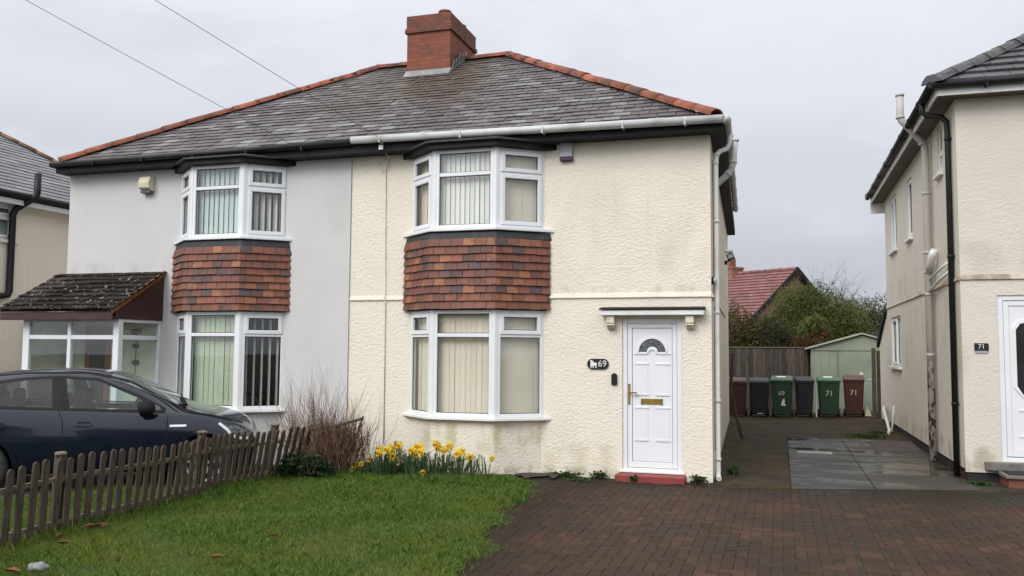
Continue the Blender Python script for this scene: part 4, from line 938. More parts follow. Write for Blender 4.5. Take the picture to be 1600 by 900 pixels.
# ---- house beyond the grey one
N = thing('semi_detached_house', 'cream house at the left edge behind the porch, with grey slate roof', 'house', (-18, 2.5, 0))
NX, NY0, NY1 = -14.3, -2.0, 6.4
FN = Facet((NX, NY0), (NX, NY1))
bm = BM(); wall_holes(bm, FN, -.1, 4.8, [(2.72, 3.86, 3.96, 4.70)], .1); quad(bm, (-20, NY0, -.1), (NX, NY0, -.1), (NX, NY0, 4.8), (-20, NY0, 4.8)); quad(bm, (NX, NY1, -.1), (-20, NY1, -.1), (-20, NY1, 4.8), (NX, NY1, 4.8))
obj('wall', bm, 'cream_roughcast_far', N)
bm = BM(); bellcast(bm, [(NX, NY0), (NX, NY1)], 2.53); obj('string_course', bm, 'band_render', N)
window(N, FN, 2.72, 3.86, 3.96, 4.70, transom=4.44, sashes=((0, 0), (0, 1)), d0=-.02, blind='blind_blue'); bm = BM(); FN.box(bm, 2.66, 3.96, 3.90, 3.96, -.03, .06); obj('window_sill', bm, 'upvc_aged', N)
bm = BM(); quad(bm, FN.p(2.5, 3.8, -.6), FN.p(4.0, 3.8, -.6), FN.p(4.0, 4.78, -.6), FN.p(2.5, 4.78, -.6)); obj('room', bm, 'room_dark', N)
NE = 4.92; hf = (NY1-NY0)/2+.3; c0 = Vector((NX+.3, NY0-.3, NE)); c1 = Vector((NX+.3, NY1+.3, NE)); ra = Vector((NX+.3-hf, NY0-.3+hf, NE+hf*.65)); rb = Vector((-24, ra.y, ra.z)); c2 = Vector((-24, NY0-.3, NE)); c3 = Vector((-24, NY1+.3, NE))
bm = BM()
for f in ((c0, c1, ra), (c2, c0, ra, rb), (c1, c3, rb, ra)): quad(bm, *[p-Vector((0, 0, .02)) for p in f])
upn = Vector((-hf, 0, hf*.65)); L = upn.length; slates(bm, c0, c1, upn, L, lambda s_: hf*s_/L, lambda s_: 2*hf-hf*s_/L, .19, .6, t=.014, lift=.014, jit=.001)
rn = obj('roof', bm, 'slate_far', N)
bm = BM(); ridge_tiles(bm, c1+Vector((0, 0, .04)), ra+Vector((0, 0, .04)), .10, .42); obj('ridge_tile', bm, 'twig_brown', rn)
bm = BM(); bx(bm, NX+.25, NX+.275, NY0-.3, NY1+.3, 4.68, 4.78); bx(bm, NX+.001, NX+.25, NY0, NY1, 4.70, 4.72); obj('fascia', bm, 'upvc_aged', N)
bm = BM(); tube(bm, [(NX+.34, NY0-.3, 4.87), (NX+.34, NY1+.3, 4.87)], .06, 10); bx(bm, NX+.276, NX+.30, NY0, NY1, 4.79, 4.93); obj('gutter', bm, 'black_plastic', N)
pipe_run(N, 'soil_pipe', [(NX+.42, 2.02, 5.38), (NX+.42, 2.02, 4.98), (NX+.40, 2.0, 4.88), (NX+.12, 1.80, 4.62), (NX+.08, 1.76, 4.5), (NX+.08, 1.76, 2.9), (NX+.08, 1.72, 2.82), (NX+.08, 1.45, 2.78), (NX+.02, 1.3, 2.78)], .07, 'black_plastic', n=12)
pipe_run(N, 'waste_pipe', [(NX+.1, 2.4, 2.5), (NX+.1, 2.4, 0)], .07, 'black_plastic', n=10)

# ---- brick house in the far background
bgx = thing('brick_house', 'distant brick house with pinkish red tiled gable roof beyond the trees', 'house', (-1, 33, 0))
ap = Vector((1.72, 31., 5.70)); rd = Vector((-.80, .60, 0)).normalized(); dn = Vector((-.60, -.80, 0)).normalized()
wd, Lh, pz = 4.3, 9., .72
def hp(a, b, z): return ap+rd*a+dn*b+Vector((0, 0, z-ap.z))
bm = BM(); ez = ap.z-wd*pz
for f in ((hp(.25, wd-.2, 0), hp(.25, wd-.2, ez+.05), hp(.25, 0, ap.z-.1), hp(.25, -wd+.2, ez+.05), hp(.25, -wd+.2, 0)), (hp(.25, wd-.2, 0), hp(Lh, wd-.2, 0), hp(Lh, wd-.2, ez+.05), hp(.25, wd-.2, ez+.05)), (hp(.25, -wd+.2, 0), hp(Lh, -wd+.2, 0), hp(Lh, -wd+.2, ez+.05), hp(.25, -wd+.2, ez+.05))): quad(bm, *f)
obj('wall', bm, 'far_brick', bgx)
bm = BM(); up1 = -dn*1.0; up1 = Vector((-dn.x*wd, -dn.y*wd, wd*pz)); L = up1.length
for sg_ in (1, -1):
    q = hp(0, sg_*wd, ez); quad(bm, hp(0, sg_*wd, ez-.03), hp(Lh, sg_*wd, ez-.03), hp(Lh, 0, ap.z-.03), hp(0, 0, ap.z-.03))
slates(bm, hp(0, wd, ez), hp(Lh, wd, ez), up1, L, lambda s_: 0., lambda s_: Lh, .27, .32, t=.04, lift=.04, jit=.003)
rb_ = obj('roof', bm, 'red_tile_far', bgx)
bm = BM(); ridge_tiles(bm, hp(0, 0, ap.z+.03), hp(Lh, 0, ap.z+.03), .13, .45); obj('ridge_tile', bm, 'red_tile_far', rb_)
bm = BM(); bar(bm, hp(-.02, wd, ez-.03), hp(-.02, 0, ap.z-.03), .05, .22); bar(bm, hp(-.02, -wd, ez-.03), hp(-.02, 0, ap.z-.03), .05, .22); obj('barge_board', bm, 'black_paint', bgx)
c = hp(4.05, .0, 0)
bm = BM(); 
def rbx(bm, c, hx, hy, z0, z1): hexa(bm, [c-rd*hx-dn*hy+Vector((0, 0, z0)), c+rd*hx-dn*hy+Vector((0, 0, z0)), c+rd*hx+dn*hy+Vector((0, 0, z0)), c-rd*hx+dn*hy+Vector((0, 0, z0)), c-rd*hx-dn*hy+Vector((0, 0, z1)), c+rd*hx-dn*hy+Vector((0, 0, z1)), c+rd*hx+dn*hy+Vector((0, 0, z1)), c-rd*hx+dn*hy+Vector((0, 0, z1))])
rbx(bm, c, .5, .42, 4.6, 5.95); rbx(bm, c, .54, .46, 5.951, 6.05); chb = obj('chimney', bm, 'far_brick', rb_)
bm = BM(); rbx(bm, c+rd*.12, .3, .26, 6.051, 6.55); obj('chimney_pot', bm, 'chimney_pot', chb, bevel=.03)

# ------------------------------------------------------------------ bins, shed, board fence
def wheelie(name, label, loc, body, lid, rz=0., num=None, numsize=.22, mark=False, lidmark=False, w=.56, h=1.0):
    t = thing(name, label, 'bin', loc, None, rz)
    bm = BM(); w0, w1, d0, d1 = w*.76/2, w*.92/2, .22, .33
    P = [(-w0, -d0, .06), (w0, -d0, .06), (w0, d0, .06), (-w0, d0, .06), (-w1, -d1, h-.08), (w1, -d1, h-.08), (w1, d1, h-.08), (-w1, d1, h-.08)]
    hexa(bm, P); b = obj('bin_body', bm, body, t, True, bevel=.03)
    bm = BM(); bx(bm, -w/2*.97, w/2*.97, -d1-.02, d1+.02, h-.12, h-.07); obj('rim', bm, body, t, True, bevel=.012)
    bm = BM(); l = w/2*1.0
    hexa(bm, [(-l, -d1-.05, h-.068), (l, -d1-.05, h-.068), (l, d1+.03, h-.068), (-l, d1+.03, h-.068), (-l*.92, -d1-.0, h+.01), (l*.92, -d1-.0, h+.01), (l*.92, d1-.05, h+.06), (-l*.92, d1-.05, h+.06)])
    ld = obj('lid', bm, lid, t, True, bevel=.022)
    bm = BM(); tube(bm, [(-l*.9, d1+.07, h-.03), (l*.9, d1+.07, h-.03)], .018, 8); bx(bm, -l*.9, -l*.8, d1, d1+.07, h-.05, h-.01); bx(bm, l*.8, l*.9, d1, d1+.07, h-.05, h-.01); obj('handle', bm, body, t, True)
    for sx_ in (-1, 1):
        bm = BM(); tube(bm, [(sx_*(w/2-.09), .26, .10), (sx_*(w/2-.02), .26, .10)], .10, 16); obj('wheel', bm, 'tyre', t, True, bevel=.01)
    def onface(x, z, dd=.004): f = (z-.06)/(h-.14); return Vector((x, -(d0+(d1-d0)*f)-dd, z))
    tilt = math.atan((d1-d0)/(h-.14))
    if num:
        p = onface(0, h*.62); text_mesh(num, numsize, 'bin_number', Matrix.Translation(p) @ Matrix.Rotation(math.pi/2+tilt, 4, 'X'), 'painted_number', t, local=True)
    if mark:
        p = onface(.02, h*.40); bm = BM(); prism(bm, [(-.04, -.1), (.08, -.1), (.08, -.06), (.055, -.055), (.055, .11), (.01, .08), (-.03, -.03)], lambda q, d: p+Vector((q[0], -d, q[1])), 0., .006); obj('sticker', bm, 'white_label', t, True)
    if lidmark:
        bm = BM(); hexa(bm, [(-.13, -.2, h+.024), (.1, -.2, h+.024), (.1, .1, h+.047), (-.13, .1, h+.047), (-.13, -.2, h+.03), (.1, -.2, h+.03), (.1, .1, h+.053), (-.13, .1, h+.053)]); obj('sticker', bm, 'white_label', ld, True)
    return t
wheelie('wheelie_bin', 'maroon wheelie bin at the left end of the row, by the cream house corner', (-.27, 12.72, 0), 'bin_maroon', 'bin_maroon_lid', 0)
b2 = wheelie('wheelie_bin', 'black wheelie bin between the maroon and the first green bin', (.32, 12.85, 0), 'bin_black', 'bin_black', .05)
bm = BM(); bx(bm, -.06, .09, -.262, -.24, .09, .11); obj('reflector', bm, 'white_label', b2, True)
wheelie('wheelie_bin', 'green wheelie bin with faded 69 and a white sticker on its front', (.92, 12.85, 0), 'bin_green', 'bin_green_lid', -.04, '69', .17, True, True, w=.60, h=1.06)
wheelie('wheelie_bin', 'dark navy wheelie bin between the two green bins', (1.50, 13.25, 0), 'bin_black', 'bin_black', .08, w=.5, h=1.04)
wheelie('wheelie_bin', 'green wheelie bin painted with a clear 71', (2.14, 13.35, 0), 'bin_green', 'bin_green_lid', .03, '71', .20, False, True, w=.60, h=1.06)
wheelie('wheelie_bin', 'maroon wheelie bin painted 71 at the right end of the row', (2.82, 13.8, 0), 'bin_maroon', 'bin_maroon_lid', -.06, '71', .20, w=.58, h=1.08)
bm = BM(); bx(bm, 1.80, 1.84, 13.2, 13.24, .0, .86); tag(obj('white_plank', bm, 'white_label', bevel=.004), 'narrow white plank upright against the green 71 bin', 'plank')
bm = BM(); tube(bm, [(2.46, 13.5, .02), (2.46, 13.5, .24)], .06, 12); tag(obj('paint_tin', bm, 'steel_drain'), 'small pale tin on the ground between green and maroon 71 bins', 'tin')
bm = BM(); prism(bm, [(3.10, 0.02), (3.28, .02), (3.17, .28), (3.12, .28)], lambda p, d: (p[0], d, p[1]), 13.75, 13.85); tag(obj('stone_wedge', bm, 'band_render', bevel=.01), 'pale stone wedge on the ground right of the maroon 71 bin', 'stone')
# shed
S = thing('garden_shed', 'pale green metal garden shed with shallow gable roof behind the bins', 'shed', (3.2, 16, 0))
sx0, sx1, sy0, sy1, se, sr = 1.76, 4.6, 15.2, 17.6, 1.88, 2.31
bm = BM()
prism(bm, [(sx0, -.02), (sx1, -.02), (sx1, se), ((sx0+sx1)/2, sr-.03), (sx0, se)], lambda p, d: (p[0], d, p[1]), sy0, sy1); obj('wall', bm, 'shed_green', S)
bm = BM(); n = 24
for k in range(n):
    x = sx0+.03+(sx1-sx0-.06)*k/n
    if k % 2 == 0: bx(bm, x, x+.02, sy0-.012, sy0-.001, .05, se-.02)
bx(bm, sx0-.01, sx1, sy0-.03, sy0-.013, se-.05, se); obj('cladding_rib', bm, 'shed_green', S)
bm = BM(); bx(bm, 2.52, 3.62, sy0-.035, sy0-.014, .05, se-.08); dd = obj('door', bm, 'shed_green', S, bevel=.006)
bm = BM(); bx(bm, 2.50, 2.522, sy0-.03, sy0-.013, .05, se-.06); obj('door_gap', bm, 'cable', dd)
bm = BM(); bx(bm, 3.3, 3.62, sy0-.05, sy0-.036, .98, 1.0); bx(bm, 3.10, 3.19, sy0-.045, sy0-.036, 1.12, 1.2); obj('handle', bm, 'white_label', dd)
bm = BM(); m = (sx0+sx1)/2
for a, za, b, zb in ((sx0-.16, se-.03, m, sr), (m, sr, sx1+.16, se-.03)): hexa(bm, [(a, sy0-.1, za), (b, sy0-.1, zb), (b, sy1+.1, zb), (a, sy1+.1, za), (a, sy0-.1, za+.045), (b, sy0-.1, zb+.045), (b, sy1+.1, zb+.045), (a, sy1+.1, za+.045)])
obj('roof', bm, 'shed_trim', S)
BFn = thing('board_fence', 'weathered brown vertical board fence behind the bins', 'fence', (.5, 16, 0))
bm = BM(); x = -2.2
while x < 1.70:
    h = 1.88+random.uniform(-.015, .02)
    hexa(bm, [(x, 15.98, .0), (x+.142, 15.965, 0), (x+.142, 15.985, 0), (x, 15.99, 0), (x, 15.98, h), (x+.142, 15.965, h), (x+.142, 15.985, h), (x, 15.99, h)]); x += .125
obj('boards', bm, 'timber_board', BFn)
bm = BM(); bx(bm, -2.2, 1.75, 15.94, 16.02, 1.90, 1.93); obj('capping_rail', bm, 'timber_rail', BFn)
bm = BM(); bx(bm, 1.58, 1.70, 15.86, 15.96, 0, 1.93); obj('post', bm, 'timber_weathered', BFn)
bm = BM(); bx(bm, 3.27, 3.37, 13.4, 13.5, 0, 1.9); tag(obj('timber_post', bm, 'timber_weathered', bevel=.006), 'tall weathered timber post standing between shed and right house', 'post')
bm = BM(); bx(bm, 3.40, 3.54, 13.5, 13.53, 0, 1.82); bx(bm, 3.545, 3.69, 13.5, 13.53, 0, 1.80); tag(obj('board_fence', bm, 'timber_board'), 'dark narrow boarded fence bay right of the timber post', 'fence')

# ------------------------------------------------------------------ picket fence
PF = thing('picket_fence', 'low weathered brown picket fence with round tops along the lawn', 'fence', (-5.5, -4, .1))
line = [(-7.9, -5.70), (-6.0, -5.68), (-4.6, -5.65), (-3.5, -5.71), (-2.6, -5.80), (-1.9, -5.80), (-1.1, -5.70)]
fx = lambda y: float(np.interp(y, [q[0] for q in line], [q[1] for q in line]))
y = -7.8; k = 0; rail_t = []
def lean(y): return .05+.05*max(0, min(1, (y+6.)/3))+.16*max(0, min(1, (y+3.)/2))
while y < -1.05:
    x = fx(y); z = float(lawn_z(np.array([x]), np.array([y]))[0])-.03; h = .735-.03*max(0, min(1, (y+5)/3))+random.uniform(-.015, .015); w = .036+random.uniform(-.002, .002); th = .02
    l = lean(y)+random.uniform(-.015, .015); ly = random.uniform(-.02, .02)
    poly = [(-w, 0), (w, 0), (w, h-.03)]+[(w*math.cos(t), h-.03+.038*math.sin(t)) for t in (R(30), R(60), R(90), R(120), R(150))]+[(-w, h-.03)]
    bm = BM(); prism(bm, poly, lambda p, d: (x+d+p[1]*l, y+p[0]+p[1]*ly, z+p[1]), .0, th)
    obj('picket', bm, 'timber_weathered', PF)
    y += .134; k += 1
for zr in (.54, .13):
    bm = BM(); ys_ = np.arange(-7.9, -1.2, .45); P = [Vector((fx(q)-.022+zr*lean(q), q, float(lawn_z(np.array([fx(q)]), np.array([q]))[0])-.03+zr)) for q in ys_]
    for a, b in zip(P, P[1:]): bar(bm, a, b, .035, .042)
    obj('rail', bm, 'timber_rail', PF)
for yp in (-7.6, -5.42, -3.22, -1.7):
    x = fx(yp)-.075; z = float(lawn_z(np.array([x]), np.array([yp]))[0])-.1; l = lean(yp)*.8; bm = BM(); h = .83; w = .040
    hexa(bm, [(x-w, yp-w, z), (x+w, yp-w, z), (x+w, yp+w, z), (x-w, yp+w, z), (x-w+h*l, yp-w, z+h), (x+w+h*l, yp-w, z+h), (x+w+h*l, yp+w, z+h), (x-w+h*l, yp+w, z+h)])
    o = obj('post', bm, 'timber_weathered', PF, bevel=.005)
    bm = BM(); c = Vector((x+h*l, yp, z+h)); tube(bm, [c, c+Vector((0, 0, .018)), c+Vector((0, 0, .03))], [.075, .075, .045], 4); obj('post_cap', bm, 'timber_rail', o)

# ------------------------------------------------------------------ parked car (x forward, origin under the front axle)
def lerp(tab, x):
    xs_ = [t[0] for t in tab]
    return [float(np.interp(x, xs_, [t[i] for t in tab])) for i in range(1, len(tab[0]))]
CAR = thing('parked_car', 'dark navy compact SUV parked nose to the right behind the picket fence', 'car', (-6.78, -1.67, -.065), None, R(32))
TAB = [  # x, width factor, bottom z, shoulder z, roof edge z, top z, roof half width
    (-3.44, .70, .42, .86, .90, .92, .50), (-3.36, .86, .34, 1.00, 1.08, 1.12, .55), (-3.2, .94, .28, 1.08, 1.28, 1.34, .55), (-2.95, .985, .25, 1.085, 1.40, 1.47, .56), (-2.4, 1.0, .22, 1.06, 1.475, 1.545, .59), (-1.8, 1., .21, 1.035, 1.50, 1.575, .61), (-1.35, 1., .21, 1.02, 1.475, 1.55, .60), (-1.0, 1., .21, 1.005, 1.38, 1.46, .60), (-.6, 1., .21, .995, 1.19, 1.265, .62), (-.3, 1., .21, .985, 1.045, 1.10, .66), (-.1, .995, .22, .965, 1.01, 1.05, .68), (.20, .975, .22, .91, .95, .99, .67), (.39, .94, .22, .845, .89, .93, .63), (.53, .87, .23, .775, .82, .855, .56), (.61, .77, .25, .69, .73, .76, .50), (.66, .62, .32, .57, .60, .62, .42)]
xs_ = sorted(set([t[0] for t in TAB]+[-2.65, -2.1, -1.6, -.8, -.45, .1]))
bm = BM(); rings = []
for x in xs_:
    m_, zb, zs_, zr, zt, wr = lerp(TAB, x)
    W_ = .905*m_
    half = [(0, zb), (W_*.82, zb), (W_*.95, zb+.10), (W_, zb+(zs_-zb)*.48), (W_*.99, zb+(zs_-zb)*.72), (W_*.945, zs_-.015), (min(W_*.93, W_*.93), zs_+.0), (wr*min(1, m_*1.02)+.0, zr), (wr*.62, zt-.012), (0, zt)]
    pr_ = [(x, -p[0], p[1]) for p in half]+[(x, p[0], p[1]) for p in half[-2:0:-1]]
    rings.append([bm.verts.new(p) for p in pr_])
for a, b in zip(rings, rings[1:]):
    n = len(a)
    for k in range(n): bm.faces.new((a[k], a[(k+1) % n], b[(k+1) % n], b[k]))
bm.faces.new(rings[0]); bm.faces.new(rings[-1][::-1]); bmesh.ops.recalc_face_normals(bm, faces=bm.faces)
me = bpy.data.meshes.new('body'); bm.to_mesh(me); bm.free()
tmp = bpy.data.objects.new('tmp', me); COL.objects.link(tmp)
md = tmp.modifiers.new('s', 'SUBSURF'); md.levels = 2; md.render_levels = 2
cut = BM()
for xw in (0, -2.64):
    for sg_ in (-1, 1): tube(cut, [(xw, sg_*.62, .345), (xw, sg_*1.1, .345)], .385, 40)
cme = bpy.data.meshes.new('cut'); cut.to_mesh(cme); cut.free(); co = bpy.data.objects.new('cut', cme); COL.objects.link(co)
bo = tmp.modifiers.new('b', 'BOOLEAN'); bo.operation = 'DIFFERENCE'; bo.object = co; bo.solver = 'EXACT'
dg = bpy.context.evaluated_depsgraph_get(); dg.update()
ev = tmp.evaluated_get(dg); solid = bpy.data.meshes.new_from_object(ev)
FW_LO, FW_UP = [(-1.63, 1.058), (-1.2, 1.042), (-.78, 1.028)], [(-1.74, 1.432), (-1.35, 1.40), (-.80, 1.165)]
RW_LO, RW_UP = [(-2.85, 1.10), (-2.3, 1.083), (-1.83, 1.068)], [(-2.75, 1.32), (-2.3, 1.405), (-1.90, 1.43)]
def ext(P, d): return [(p[0], p[1]+d) for p in P]
cutters = [co]
for poly, hw in ((FW_LO+FW_UP[::-1], 1.3), (RW_LO+RW_UP[::-1], 1.3), ([(-2.8, .98), (-.72, .98), (-.80, 1.15), (-1.32, 1.405), (-1.9, 1.44), (-2.4, 1.42), (-2.75, 1.33)], .52)):
    cut = BM(); prism(cut, poly, lambda p, d: (p[0], d, p[1]), -hw, hw); bmesh.ops.recalc_face_normals(cut, faces=cut.faces)
    cme = bpy.data.meshes.new('cut'); cut.to_mesh(cme); cut.free(); c2 = bpy.data.objects.new('cut', cme); COL.objects.link(c2); cutters.append(c2)
    bo = tmp.modifiers.new('w', 'BOOLEAN'); bo.operation = 'DIFFERENCE'; bo.object = c2; bo.solver = 'EXACT'
dg = bpy.context.evaluated_depsgraph_get(); dg.update()
fme = bpy.data.meshes.new_from_object(tmp.evaluated_get(dg)); fme.name = 'body'
bpy.data.objects.remove(tmp)
for c2 in cutters: bpy.data.objects.remove(c2)
fme.materials.clear(); fme.shade_smooth(); fme.set_sharp_from_angle(angle=R(50))
link_mesh('body', fme, 'car_paint', CAR, True)
bmt = BM(); bmt.from_mesh(solid); TREE = BVHTree.FromBMesh(bmt)
def side_pt(x, z, off=.004, sg_=-1):
    h = TREE.ray_cast(Vector((x, sg_*3, z)), Vector((0, -sg_, 0)))
    if h[0] is None: return Vector((x, sg_*.8, z))
    return h[0]+h[1]*off
def ribbon(name, pts, w, mat, off=.004, parent=CAR):
    dense = []
    for a, b in zip(pts, pts[1:]):
        n = max(1, int(math.hypot(b[0]-a[0], b[1]-a[1])/.05))
        dense += [(a[0]+(b[0]-a[0])*k/n, a[1]+(b[1]-a[1])*k/n) for k in range(n)]
    dense.append(pts[-1])
    for sg_ in (-1, 1):
        bm = BM(); prev = None
        for i, q in enumerate(dense):
            a, b = dense[max(0, i-1)], dense[min(len(dense)-1, i+1)]; d = Vector((b[0]-a[0], b[1]-a[1])).normalized(); nrm = (-d.y*w/2, d.x*w/2)
            cur = (bm.verts.new(side_pt(q[0]+nrm[0], q[1]+nrm[1], off, sg_)), bm.verts.new(side_pt(q[0]-nrm[0], q[1]-nrm[1], off, sg_)))
            if prev:
                f = bm.faces.new((prev[0], prev[1], cur[1], cur[0])); f.normal_update()
                if f.normal.y*sg_ < 0: f.normal_flip()
            prev = cur
        obj(name, bm, mat, parent, True)
def patch(name, low, upp, mat, off=.006, nz=6, parent=CAR):
    def dens(P):
        out = []
        for t in np.linspace(0, len(P)-1, 25): i = min(int(t), len(P)-2); f = t-i; out.append((P[i][0]+(P[i+1][0]-P[i][0])*f, P[i][1]+(P[i+1][1]-P[i][1])*f))
        return out
    lo, up_ = dens(low), dens(upp)
    for sg_ in (-1, 1):
        bm = BM()
        g_ = [[bm.verts.new(side_pt(a[0]+(b[0]-a[0])*j/nz, a[1]+(b[1]-a[1])*j/nz, off, sg_)) for j in range(nz+1)] for a, b in zip(lo, up_)]
        for i in range(24):
            for j in range(nz):
                q = (g_[i][j], g_[i+1][j], g_[i+1][j+1], g_[i][j+1]); bm.faces.new(q if sg_ < 0 else q[::-1]).smooth = True
        obj(name, bm, mat, parent, True)
# side glass
patch('door_pillar', [(-1.835, 1.06), (-1.625, 1.05)], [(-1.905, 1.445), (-1.735, 1.445)], 'car_trim', .005)
patch('rear_pillar', [(-3.02, 1.11), (-2.845, 1.10)], [(-2.86, 1.34), (-2.745, 1.335)], 'car_trim', .005)
patch('mirror_base', [(-.785, 1.025), (-.50, 1.012)], [(-.81, 1.17), (-.53, 1.04)], 'car_trim', .005)
ribbon('window_trim', [(-2.9, 1.094), (-2.3, 1.075), (-1.7, 1.052), (-1.2, 1.034), (-.5, 1.008)], .030, 'car_trim', .007)
ribbon('window_trim', [(-2.8, 1.335), (-2.3, 1.42), (-1.9, 1.446), (-1.74, 1.446), (-1.35, 1.415), (-.8, 1.18), (-.5, 1.03)], .032, 'car_trim', .007)
patch('rear_door_window', RW_LO, RW_UP, 'car_window_dark', .006)
patch('front_door_window', FW_LO, FW_UP, 'car_window_clear', .006)
for yy in (-.36, .36):
    for xx in (-1.62, -2.52):
        bm = BM(); bx(bm, xx-.06, xx+.05, yy-.13, yy+.13, 1.08, 1.27); bx(bm, xx-.09, xx+.07, yy-.22, yy+.22, .97, 1.07); obj('headrest', bm, 'car_trim', CAR, True, bevel=.03)
bm = BM(); tube(bm, [(-.93+.06*math.sin(t), -.36+.18*math.cos(t), 1.03+.17*math.sin(t)) for t in np.linspace(0, 2*math.pi, 25)], .016, 8); bx(bm, -.96, -.90, -.42, -.30, .99, 1.07); obj('steering_wheel', bm, 'car_trim', CAR, True)
patch('quarter_window', [(-.70, 1.03), (-.55, 1.025)], [(-.73, 1.13), (-.58, 1.07)], 'car_glass_tint', .008)
ribbon('door_seam', [(-1.76, 1.04), (-1.70, .9), (-1.68, .5), (-1.70, .3)], .012, 'car_trim', .003)
ribbon('door_seam', [(-.46, .985), (-.47, .7), (-.52, .42), (-.50, .28)], .012, 'car_trim', .003)
ribbon('door_seam', [(-2.78, 1.07), (-2.62, .9), (-2.4, .62)], .012, 'car_trim', .003)
ribbon('sill_cladding', [(-2.2, .30), (-.42, .30)], .14, 'car_trim', .006)
for xw in (0, -2.64): ribbon('arch_cladding', [(xw+.415*math.cos(t), .345+.415*math.sin(t)) for t in np.linspace(R(-12), R(192), 26)], .065, 'car_trim', .008)
ribbon('wing_badge', [(-.43, .83), (-.23, .832)], .026, 'chrome', .012)
ribbon('bonnet_seam', [(-.22, 1.0), (.08, .955), (.33, .885), (.46, .84)], .010, 'car_trim', .004)
ribbon('roof_trim', [(-2.9, 1.44), (-2.2, 1.505), (-1.5, 1.505), (-1.0, 1.40), (-.35, 1.06)], .020, 'car_trim', .004)
for xh in (-1.48, -2.46):
    ribbon('door_handle', [(xh-.12, .86), (xh+.12, .852)], .03, 'car_paint', .035)
    patch('handle_recess', [(xh-.05, .83), (xh+.1, .83)], [(xh-.05, .90), (xh+.1, .895)], 'car_trim', .003, 2)
# headlamps
patch('headlight', [(.20, .81), (.33, .69), (.60, .63)], [(.22, .84), (.37, .815), (.60, .73)], 'lamp_lens', .006)
ribbon('daytime_lamp', [(.17, .855), (.27, .775), (.34, .69), (.47, .645), (.59, .65)], .034, 'lamp_drl', .010)
# windscreen and bonnet edge trim
def top_pt(x, y, off=.005):
    h = TREE.ray_cast(Vector((x, y, 3)), Vector((0, 0, -1))); return h[0]+h[1]*off if h[0] is not None else Vector((x, y, 1))
bm = BM(); g_ = [[bm.verts.new(top_pt(-.36-(i/10)*.86, (j/10-.5)*2*(.60-.05*i/10))) for j in range(11)] for i in range(11)]
for i in range(10):
    for j in range(10): bm.faces.new((g_[i][j], g_[i][j+1], g_[i+1][j+1], g_[i+1][j])).smooth = True
bm.normal_update()
if sum(f.normal.z for f in bm.faces) < 0: bmesh.ops.reverse_faces(bm, faces=bm.faces)
obj('windscreen', bm, 'car_glass', CAR, True)
bm = BM(); bar(bm, top_pt(-.30, -.55, .02), top_pt(-.42, .1, .03), .02, .015); bar(bm, top_pt(-.28, -.58, .02), top_pt(-.36, -.42, .045), .05, .03); obj('wiper', bm, 'car_trim', CAR, True)
for sg_ in (-1, 1):
    bm = BM(); tube(bm, [(-.68, sg_*.83, 1.01), (-.68, sg_*.93, 1.02), (-.68, sg_*.97, 1.04)], [.03, .035, .03], 8)
    tube(bm, [(-.60, sg_*1.0, 1.055), (-.63, sg_*1.0, 1.06), (-.70, sg_*1.0, 1.065), (-.78, sg_*1.0, 1.06), (-.80, sg_*1.0, 1.055)], [.03, .085, .105, .10, .05], 14)
    for v in bm.verts: v.co.y = sg_*(.90+(abs(v.co.y)-.90)*1.0)
    obj('wing_mirror', bm, 'car_trim', CAR, True, smooth=R(50))
for xw in (0, -2.64):
    for sg_ in (-1, 1):
        bm = BM(); yo, yi = sg_*.90, sg_*.70; c = (xw, .335)
        prof = [(.225, yo-sg_*.02), (.25, yo), (.31, yo), (.335, yo-sg_*.03), (.335, yi+sg_*.03), (.31, yi), (.225, yi)]; n = 36; rg = []
        for k in range(n): t = 2*math.pi*k/n; rg.append([bm.verts.new((c[0]+r_*math.cos(t), y_, c[1]+r_*math.sin(t))) for r_, y_ in prof])
        for k in range(n):
            a, b = rg[k], rg[(k+1) % n]
            for i in range(len(prof)-1): bm.faces.new((a[i], a[i+1], b[i+1], b[i])).smooth = True
        wh = obj('wheel', bm, 'tyre', CAR, True)
        bm = BM()
        for k in range(5):
            for dlt in (-.16, .16):
                t = 2*math.pi*k/5+.3; t2 = t+dlt
                bar(bm, (c[0]+.04*math.cos(t), yo-sg_*.035, c[1]+.04*math.sin(t)), (c[0]+.222*math.cos(t2), yo-sg_*.02, c[1]+.222*math.sin(t2)), .032, .03, (0, 1, 0))
        tube(bm, [(c[0], yo-sg_*.06, c[1]), (c[0], yo-sg_*.012, c[1])], .05, 16)
        for k in range(36):
            t, t2 = 2*math.pi*k/36, 2*math.pi*(k+1)/36
            P4 = lambda r_, tt, y_: (c[0]+r_*math.cos(tt), y_, c[1]+r_*math.sin(tt))
            quad(bm, P4(.205, t, yo-sg_*.02), P4(.226, t, yo-sg_*.012), P4(.226, t2, yo-sg_*.012), P4(.205, t2, yo-sg_*.02)); quad(bm, P4(.205, t, yo-sg_*.02), P4(.205, t, yi), P4(.205, t2, yi), P4(.205, t2, yo-sg_*.02))
        obj('rim', bm, 'alloy', wh, True)

